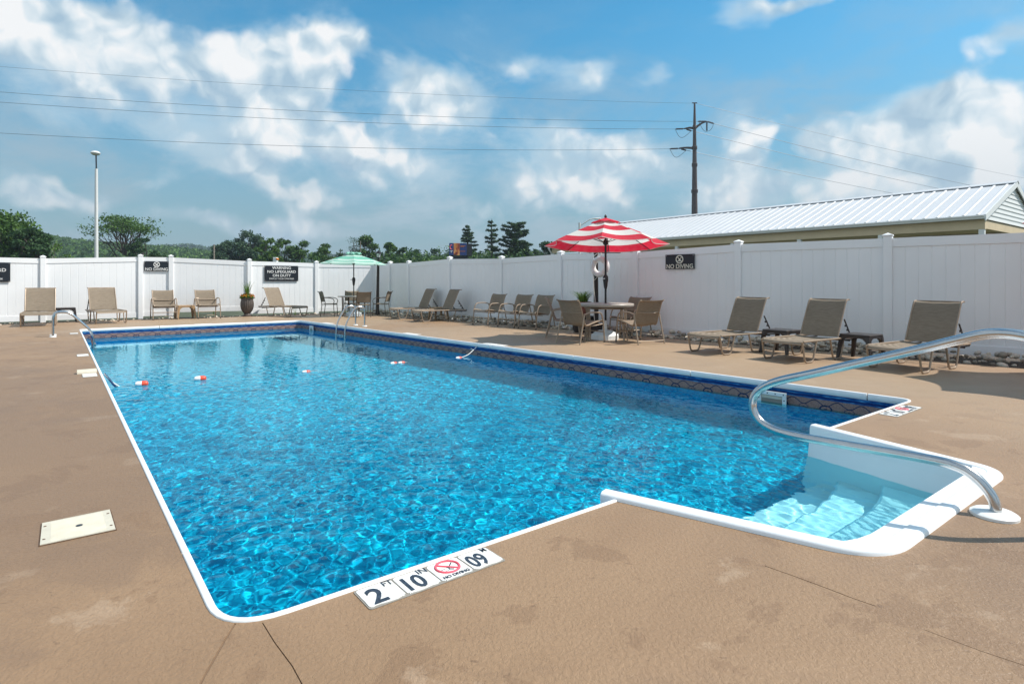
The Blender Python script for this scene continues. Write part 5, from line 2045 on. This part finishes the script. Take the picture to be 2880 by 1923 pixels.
rb = random.Random(9)
up = G(695, 889.5)
urn = thing('flower_urn', 'dark fluted urn of orange flowers and spiky grass by the far fence', 'planter', (up.x, up.y, 0), 0)
MB().lathe([(.135, 0), (.135, .04), (.10, .06), (.085, .085), (.12, .13), (.175, .22), (.198, .33), (.200, .42), (.188, .50), (.178, .545), (.195, .575), (.195, .60), (.165, .60), (.16, .56)], 44, flute=.022, nfl=22).build('urn', M['urn'], urn, angle=25)
sp_ = blades(60, .66, .40, .015, rb, .05)
o = sp_.build('spike_grass', M['blade'], urn, smooth=False)
o.location = (0, 0, .58)
rsf = np.random.RandomState(3)
for nm, k, mt, sz, zz_ in (('flower_leaves', 520, 'leafbright', .030, .60), ('blossoms', 190, 'flower', .026, .63)):
    d = rsf.normal(size=(k, 3))
    d /= np.linalg.norm(d, axis=1)[:, None]
    d[:, 2] = np.abs(d[:, 2])
    q = d * rsf.uniform(.5, 1, (k, 1)) * np.array((.235, .235, .15)) + np.array((0, 0, zz_ - .01))
    if nm == 'blossoms': q = q[q[:, 2] > zz_ + .01]
    V, F = leaves(q, sz, rsf)
    link(bpy.data.objects.new(nm, npmesh(nm, V, F, M[mt])), urn)
pp = Vector((1.60, 13.20, 0))
pot = thing('grass_pot', 'dark pot of arching green grass beside the lamp post, behind armchairs', 'planter', (pp.x, pp.y, 0))
MB().lathe([(.20, 0), (.235, .10), (.25, .30), (.265, .32), (.265, .36), (.24, .36), (.23, .32)], 28).build('pot', M['blackmetal'], pot)
MB().lathe([(.13, .32), (.175, .62), (.19, .63), (.19, .68), (.165, .68), (.16, .64)], 24).build('inner_pot', M['terracotta'], pot)
MB().box((.28, -.15, .10), (.34, .26, .20), bev=.02).build('tray', M['blackmetal'], pot)
o = blades(240, .46, .95, .006, rb, .11, .55).build('grass_tuft', M['blade'], pot, smooth=False)
o.location = (0, 0, .66)
for i, (u, v) in enumerate(((600, 886), (830, 884), (560, 890))):
    p = G(u, v)
    w_ = blades(9, .55 if i < 2 else .35, .55, .004, rb, .05).build('weed_tuft', M['blade'], None, smooth=False)
    w_.location = (p.x, p.y, -.02)
    props(w_, ('thin grass weed growing at the fence left of the flower urn', 'thin grass weed growing beside the pale lounger foot', 'short grass weed by the tan armchair near the urn')[i], 'weed')

# ------------------------------------------------------------------ signs
def on_panel(posts, i, t, z, off):
    a, c_ = Vector((*posts[i][:2], 0)), Vector((*posts[i + 1][:2], 0))
    d = (c_ - a).normalized()
    n = Vector((d.y, -d.x, 0))
    if n.dot(-a) < 0: n = -n
    p = a.lerp(c_, t) + n * off
    p.z = z
    return p, math.atan2(n.y, n.x) + math.pi / 2


def letters(root, txt, size, mat, x, z, bold=0.0, width=None, y=-.012):
    me = text_mesh(txt, size, mat, bold)
    o = link(bpy.data.objects.new('lettering', me), root)
    o.rotation_euler = (R(90), 0, 0)
    xs = [v.co.x for v in me.vertices]
    w_ = max(xs) - min(xs)
    o.location = (x, y, z)
    if width: o.scale = (width / w_, 1, 1)
    return o


def sign(label, p, rz, w, h, rows, mat, nodive=False):
    t = thing('notice_sign', label, 'sign', p, rz, 'black pool rule signs')
    MB().box((0, 0, 0), (w, .014, h), bev=.003).build('board', M['black'], t, smooth=False)
    for (txt, size, z, width) in rows:
        letters(t, txt, size, mat, 0, z, .0012 if size > .1 else 0.0, width)
    if nodive:
        zc, rr = h * .16, h * .255
        MB().tube([(rr * math.cos(a), -.010, zc + rr * math.sin(a)) for a in [2 * math.pi * i / 36 for i in range(36)]], .011, 6, closed=True).build('ring_symbol', mat, t)
        MB().tube([(-rr * .68, -.009, zc + rr * .68), (rr * .68, -.009, zc - rr * .68)], .009, 6).build('slash', mat, t)
        mb = MB()
        mb.tube([(rr * .55, -.009, zc + rr * .55), (.0, -.009, zc - rr * .05), (-rr * .5, -.009, zc - rr * .5)], .009, 6)
        mb.tube([(-rr * .05, -.009, zc - rr * .1), (rr * .12, -.009, zc - rr * .62)], .008, 6)
        mb.lathe([(.002, -.006), (.012, 0), (.002, .006)], 8, (-rr * .45, -.009, zc - rr * .35))
        mb.build('diver_symbol', mat, t)
    for sx_ in (-1, 1):
        for sz_ in (-1, 1):
            MB().tube([(sx_ * (w / 2 - .025), -.006, sz_ * (h / 2 - .025)), (sx_ * (w / 2 - .025), -.011, sz_ * (h / 2 - .025))], .007, 8).build('screw', M['galv'], t)
    return t


WROWS = [('WARNING', .125, .185, .62), ('NO LIFEGUARD', .125, .055, .94), ('ON DUTY', .125, -.075, .60), ('SWIM AT YOUR OWN RISK', .07, -.185, .82)]
p, rz = on_panel(posts_l, 5, .46, 1.38, .045)
p = Vector((p.x, p.y, CAMH + (790 - 769) / FPX * p.y))
sign('black warning sign about no lifeguard, hung whole on the far fence', p, rz, 1.12, .53, WROWS, M['signwhite'])
p, rz = on_panel(posts_l, 1, .48, 1.38, .045)
p = Vector((p.x, p.y, CAMH + (790 - 765) / FPX * p.y))
sign('black warning sign cut off by the left edge of the picture', p, rz, 1.12, .53, WROWS, M['signwhite'])
NROWS = [('NO DIVING', .125, -.098, .60)]
p, rz = on_panel(posts_l, 3, .52, 1.4, .045)
p = Vector((p.x, p.y, CAMH + (790 - 748.5) / FPX * p.y))
sign('small black no diving sign on the narrow far fence panel', p, rz, .655, .30, NROWS, M['signwhite'], True)
p, rz = on_panel(posts_r, 6, .47, 1.4, .045)
p = Vector((p.x, p.y, CAMH + (790 - 736) / FPX * p.y))
sign('black no diving sign on the shaded right fence', p, rz, .66, .30, NROWS, M['signcream'], True)


# ------------------------------------------------------------------ depth markers and covers set in the deck
def flat_letters(root, txt, size, mat, x, y, z, bold, width=None, rz=0.0):
    me = text_mesh(txt, size, mat, bold, .0006)
    o = link(bpy.data.objects.new('lettering', me), root)
    xs = [v.co.x for v in me.vertices]
    o.location = (x, y, z)
    o.rotation_euler = (0, 0, rz)
    if width: o.scale = (width / (max(xs) - min(xs)), 1, 1)
    return o


def rounded(w, h, r, n=4):
    out = []
    for cx, cy, a0 in ((w - r, h - r, 0), (-w + r, h - r, 90), (-w + r, -h + r, 180), (w - r, -h + r, 270)):
        for k in range(n + 1):
            a = R(a0 + 90 * k / n)
            out.append((cx + r * math.cos(a), cy + r * math.sin(a)))
    return out


def depth_marker(label, loc, rz, content, tile=.141, gap=.007, grout=True, rag=0):
    t = thing('depth_marker', label, 'depth marker', loc, rz, 'depth marker tiles along the pool edge')
    n = len(content)
    tot = n * tile + (n - 1) * gap
    if grout:
        MB().prism(rounded(tot / 2 + .006, tile / 2 + .006, .012), .0005, .0025).build('grout_bed', M['grout'], t, smooth=False)
    rr = random.Random(len(label))
    for k, c_ in enumerate(content):
        x = -tot / 2 + tile / 2 + k * (tile + gap)
        poly = rounded(tile / 2, tile / 2, .014, 4)
        poly2 = []
        for i, q in enumerate(poly):
            j = poly[(i + 1) % len(poly)]
            for s in range(5):
                px_, py_ = q[0] + (j[0] - q[0]) * s / 5, q[1] + (j[1] - q[1]) * s / 5
                ch = rag * rr.uniform(0, 1) ** 2 * (2.2 if py_ < -tile * .42 else .25)
                L = math.hypot(px_, py_)
                poly2.append((x + px_ * (1 - ch / L), py_ * (1 - ch / L)))
        MB().prism(poly2, .001, .0048).build('tile', M['marker'], t, smooth=False)
        z = .0058
        if c_ == 'nodive':
            mb = MB()
            mb.tube([(x + .048 * math.cos(a), .018 + .048 * math.sin(a), .005) for a in [2 * math.pi * i / 36 for i in range(36)]], .0055, 6, closed=True)
            mb.build('ring_symbol', M['markerred'], t)
            MB().tube([(x - .034, .052, .005), (x + .034, -.016, .005)], .0045, 6).build('slash', M['markerred'], t)
            mb = MB()
            mb.tube([(x + .030, .040, .0045), (x + .012, .022, .0045), (x - .006, .012, .0045)], .0030, 5)
            mb.tube([(x + .006, .018, .0045), (x - .002, .000, .0045), (x + .012, -.012, .0045)], .0034, 5)
            mb.tube([(x - .04, .006, .0045), (x - .014, .010, .0045)], .0016, 5)
            mb.tube([(x - .03, -.010, .0045), (x - .004, -.006, .0045)], .0014, 5)
            mb.build('diver_symbol', M['markerink'], t)
            flat_letters(t, 'NO DIVING', .026, M['markerink'], x, -.052, z, .0006, .118)
        elif c_:
            big, small = c_
            flat_letters(t, big, .150 if len(big) == 1 else .140, M['markerink'], x - .020, -.012, z, .0030, .060 if len(big) == 1 else .082)
            if small:
                flat_letters(t, small, .050, M['markerink'], x + .048, .050, z, .0004, .040 if len(small) > 1 else .022)
    return t


ea = math.atan2(EX.y, EX.x)
NEAR = [('2', 'FT'), ('10', 'IN'), 'nodive', ('09', 'M')]
c_ = (G(1002.5, 1671) + G(1366, 1542.5)) / 2
c_ = PA + EX * ((c_ - PA).dot(EX)) - EY * (.141 / 2 + .012)
depth_marker('near depth marker of four white tiles reading 2 FT 10 IN and 09 M', (c_.x, c_.y, 0), ea, NEAR, rag=.004)
c_ = (G(2475, 1164) + G(2599, 1148)) / 2
c_ = PA + EX * ((c_ - PA).dot(EX)) - EY * (.152 / 2 + .016)
depth_marker('depth marker tiles right of the pool steps at the near corner', (c_.x, c_.y, 0), ea, NEAR, rag=.003)


def edge_marker(label, a, b, u, v, n, content=None, out=.10, tile=.141):
    """tiles laid along pool side a-b where the photo shows them"""
    d = (b - a).normalized()
    nrm = Vector((d.y, -d.x, 0))
    q = G(u, v)
    q = a + d * (q - a).dot(d) + nrm * out
    return depth_marker(label, (q.x, q.y, 0), math.atan2(d.y, d.x), content or [None] * n, tile)


edge_marker('white tile strip on the left deck, nearer one beside the cream cover', PD, PA, 256, 1055, 2)
edge_marker('white tile strip on the left deck, just before the curved grab rail', PD, PA, 235, 999, 2)
edge_marker('white tile strip on the deck behind the foot of left grab rail', PD, PA, 205, 938, 2, out=.12)
edge_marker('white tile strip in the middle of the far pool edge', PC, PD, 570, 911, 3)
edge_marker('white tile strip beside the far ladder on right pool edge', PB, PC, 905, 910, 4)
edge_marker('white tile strip on the right pool edge in front of the two loungers', PB, PC, 1145, 940, 4)
edge_marker('white tile strip where the float rope is tied', PB, PC, 1372, 971, 4)

cv = thing('rope_anchor_cover', 'cream half round cover on the left pool edge beside marker tiles', 'cover', (0, 0, 0))
q = G(253, 1048)
d_ = (PA - PD).normalized()
q = PD + d_ * (q - PD).dot(d_) + Vector((d_.y, -d_.x, 0)) * .12
cv.location = (q.x, q.y, 0)
cv.rotation_euler = (0, 0, math.atan2(d_.y, d_.x) + math.pi / 2)
mb = MB()
n = 10
prof = [(math.cos(math.pi * k / n) * .06, math.sin(math.pi * k / n) * .05) for k in range(n + 1)]
vs = [(-.10, y, z) for y, z in prof] + [(.10, y, z) for y, z in prof]
mb.add(vs, [(i, i + 1, n + 2 + i, n + 1 + i) for i in range(n)] + [tuple(range(n + 1))[::-1], tuple(range(n + 1, 2 * n + 2))])
mb.build('cover_shell', M['cream'], cv, angle=50)

# rectangular skimmer lid
k4 = [G(*q) for q in ((118.5, 1473.6), (308.5, 1434.7), (325, 1490), (112, 1535))]
ctr = sum(k4, Vector((0, 0, 0))) / 4
lid = thing('skimmer_lid', 'cream rectangular access lid set in the deck left of the pool', 'lid', ctr)
loc = [p - ctr for p in k4]
mb = MB()
big_ = [p * 1.035 for p in loc]
mb.prism([(p.x, p.y) for p in big_][::-1], .0008, .0026)
mb.build('rusted_rim', M['rust'], lid, smooth=False)
MB().prism([(p.x, p.y) for p in loc][::-1], .001, .006).build('lid_plate', M['cream'], lid, smooth=False)
def lq(a, b): return (loc[0].lerp(loc[1], a)).lerp(loc[3].lerp(loc[2], a), b)
nrib = 22
for k in range(nrib):
    b = .08 + .84 * k / (nrib - 1)
    p0, p1 = lq(.13, b), lq(.88, b)
    MB().tube([(p0.x, p0.y, .0058), (p1.x, p1.y, .0058)], .0018, 4).build('raised_rib', M['cream'], lid)
p0 = lq(.52, .5)
MB().lathe([(.014, .0062), (.014, .0078)], 14, (p0.x, p0.y, 0)).build('finger_hole', M['black'], lid)
for a in (.045, .955):
    for b in (.2, .8):
        p0 = lq(a, b)
        MB().lathe([(.006, .006), (.006, .0072)], 8, (p0.x, p0.y, 0)).build('screw', M['rust'], lid)

# ------------------------------------------------------------------ skimmer mouths in the right wall
def skimmer(label, u, v, w, z0, z1):
    d = (PC - PB).normalized()
    nrm = Vector((-d.y, d.x, 0))          # into the pool
    q = G(u, v)
    q = PB + d * (q - PB).dot(d) + nrm * .0885
    t = thing('pool_skimmer', label, 'skimmer', (q.x, q.y, 0), math.atan2(d.y, d.x), 'wall skimmers')
    b = .045
    for nm, cx, cz, sx_, sz_ in (('frame_top', 0, z1 - b / 2, w, b), ('frame_side', -w / 2 + b / 2, (z0 + z1 - b) / 2, b, z1 - z0 - b), ('frame_side', w / 2 - b / 2, (z0 + z1 - b) / 2, b, z1 - z0 - b), ('frame_bottom', 0, z0 + b / 2 - .001, w - 2 * b - .002, b)):
        MB().box((cx, .006, cz), (sx_, .014, sz_), bev=.003).build(nm, M['whiteplastic'], t, smooth=False)
    MB().box((0, .001, (z0 + z1) / 2), (w - 2 * b, .004, z1 - z0 - 2 * b)).build('throat', M['grout'], t, smooth=False)
    MB().box((0, .004, z1 - b - .02), (w - 2 * b - .01, .004, .03)).build('weir_flap', M['cream'], t, smooth=False)
    for k in range(4):
        MB().tube([(-w / 2 + .03 + k * (w - .06) / 3, .012, z1 - b / 2), (-w / 2 + .03 + k * (w - .06) / 3, .0155, z1 - b / 2)], .007, 8).build('screw', M['black'], t)
    for sx_ in (-1, 1):
        for zz_ in (.35, .65):
            MB().tube([(sx_ * (w / 2 - b / 2), .012, z0 + (z1 - z0) * zz_), (sx_ * (w / 2 - b / 2), .0155, z0 + (z1 - z0) * zz_)], .007, 8).build('screw', M['black'], t)


skimmer('white skimmer mouth in the right pool wall behind the big handrail', 2180, 1074, .33, -.34, -.095)
skimmer('white skimmer mouth in the far part of the right pool wall', 884, 906, .26, -.36, -.10)


# ------------------------------------------------------------------ rails and ladders
def flange(root, p, r=.05, h=.022):
    MB().lathe([(r, 0), (r, h * .5), (r * .85, h * .9), (r * .55, h), (r * .5, h)], 20, p).build('anchor_flange', M['whiteplastic'], root)


hr = thing('handrail', 'large looping stainless handrail over the white pool steps', 'handrail', (2.364, 2.875, 0), math.atan2(.788, -.616))
pts = [(0, 0), (-.005, .04), (.015, .10), (.07, .165), (.15, .205), (.30, .212), (.75, .195), (1.02, .190), (1.16, .212), (1.235, .262), (1.262, .335), (1.24, .41), (1.17, .472), (1.06, .525), (.84, .600), (.32, .785), (.16, .845), (.03, .888), (-.08, .893), (-.18, .865), (-.26, .79), (-.30, .69), (-.315, .5), (-.315, .0)]
MB().tube(catmull([(s, 0, z) for s, z in pts], 7), .0255, 16).build('rail_tube', M['steel'], hr, angle=80)
flange(hr, (0, 0, 0), .098, .026)
flange(hr, (-.315, 0, 0), .098, .026)


def ladder(label, base_a, base_b, to_pool, wall_d):
    """two bent rails with their anchors, treads between"""
    mid = (base_a + base_b) / 2
    t = thing('pool_ladder', label, 'pool ladder', mid, math.atan2(to_pool.y, to_pool.x) - math.pi / 2, 'stainless pool ladders')
    half = (base_a - base_b).length / 2
    w_ = wall_d
    for sx_ in (-1, 1):
        P = fillet([(sx_ * half, 0, 0), (sx_ * half, .0, .50), (sx_ * half, .26, .51), (sx_ * half, w_ + .03, .06), (sx_ * half, w_ + .05, -.95)], [0, .15, .15, .16, 0], 8)
        MB().tube(P, .0215, 12).build('rail', M['steel'], t, angle=80)
        flange(t, (sx_ * half, 0, 0), .06, .024)
    for z in (-.20, -.48, -.76):
        MB().box((0, w_ + .05, z), (half * 2 - .04, .075, .028), bev=.008).build('tread', M['steel'], t, smooth=False)


d = (PC - PB).normalized()
ra, rb_ = G(1000, 914), G(1026, 918.5)
nrm = Vector((-d.y, d.x, 0))
mid = (ra + rb_) / 2
dist = (mid - PB).dot(Vector((d.y, -d.x, 0)))
ra, rb_ = mid + d * .25, mid - d * .25
ladder('stainless pool ladder on the far part of the right edge', ra, rb_, nrm, dist + .16)
d2 = (PA - PD).normalized()
n2 = Vector((-d2.y, d2.x, 0))
q = G(149, 948)
ladder('stainless pool ladder on the left edge, seen end on', q + d2 * .0, q - d2 * .5, n2, -(q - PD).dot(n2) + .16)

# ------------------------------------------------------------------ float rope
fr = thing('float_rope', 'white rope of red and white floats strung across the pool', 'float rope', (0, 0, 0))
zw = WATER
pL = G(300, 1062, -.10)
pR = G(1333, 983, -.10)
fpos = [G(398.5, 1083, zw), G(563, 1068, zw), G(861, 1045, zw), G(1107, 1021, zw), G(1129, 1019.5, zw), G(1290, 1006, zw)]
path = [pL + Vector((0, 0, .0)), pL.lerp(fpos[0], .45) + Vector((0, 0, zw - .02 - pL.lerp(fpos[0], .45).z))] + [p + Vector((0, 0, -.004)) for p in fpos] + [pR]
MB().tube([Vector((q.x, q.y, q.z - (.03 * math.sin(i * .31) ** 2 if i > 18 and i < 66 else 0))) for i, q in enumerate(catmull(path, 10))], .007, 6).build('rope', M['rope'], fr)
MB().tube(catmull([pL + Vector((-.03, 0, .05)), pL + Vector((.06, -.03, -.02)), pL + Vector((.14, -.06, -.09)), pL + Vector((.2, -.1, -.10))], 4), .014, 6).build('snap_hook', M['steel'], fr)
MB().tube(catmull([pR + Vector((-.06, 0, .02)), pR, pR + Vector((.05, .05, .06))], 4), .010, 6).build('snap_hook', M['steel'], fr)
dirs = [(path[k + 3] - path[k + 1]) for k in range(6)]
prof_w = [(.004, -.076), (.026, -.070), (.038, -.045), (.040, 0)]
prof_r = [(.040, .0), (.040, .042), (.034, .062), (.024, .072), (.004, .075)]
for k, (p, dv) in enumerate(zip(fpos, dirs)):
    a = math.atan2(dv.y, dv.x)
    fl = MB().lathe(prof_w, 18).build('float', M['whiteplastic'], fr)
    fl.location = p + Vector((0, 0, .016 if k < 2 else -.010))
    fl.scale = (1,) * 3 if k < 2 else (.82,) * 3
    fl.rotation_euler = (0, R(90), a)
    MB().lathe(prof_r, 18).build('red_half', M['red'], fl)

# ------------------------------------------------------------------ summer haze
hz_o = MB().box((0, 0, 20.5), (1900, 1900, 47)).build('haze', None, None, smooth=False)
m, nt, b = newmat('haze_air')
nt.t.nodes.remove(b)
vol = nt.n('ShaderNodeVolumePrincipled')
vol.inputs['Color'].default_value = (0.72, 0.86, 1.0, 1)
vol.inputs['Density'].default_value = 0.00042
vol.inputs['Anisotropy'].default_value = 0.2
nt.l(vol.outputs[0], nt.t.nodes['Material Output'].inputs['Volume'])
hz_o.data.materials.append(m)
hz_o['kind'] = 'stuff'
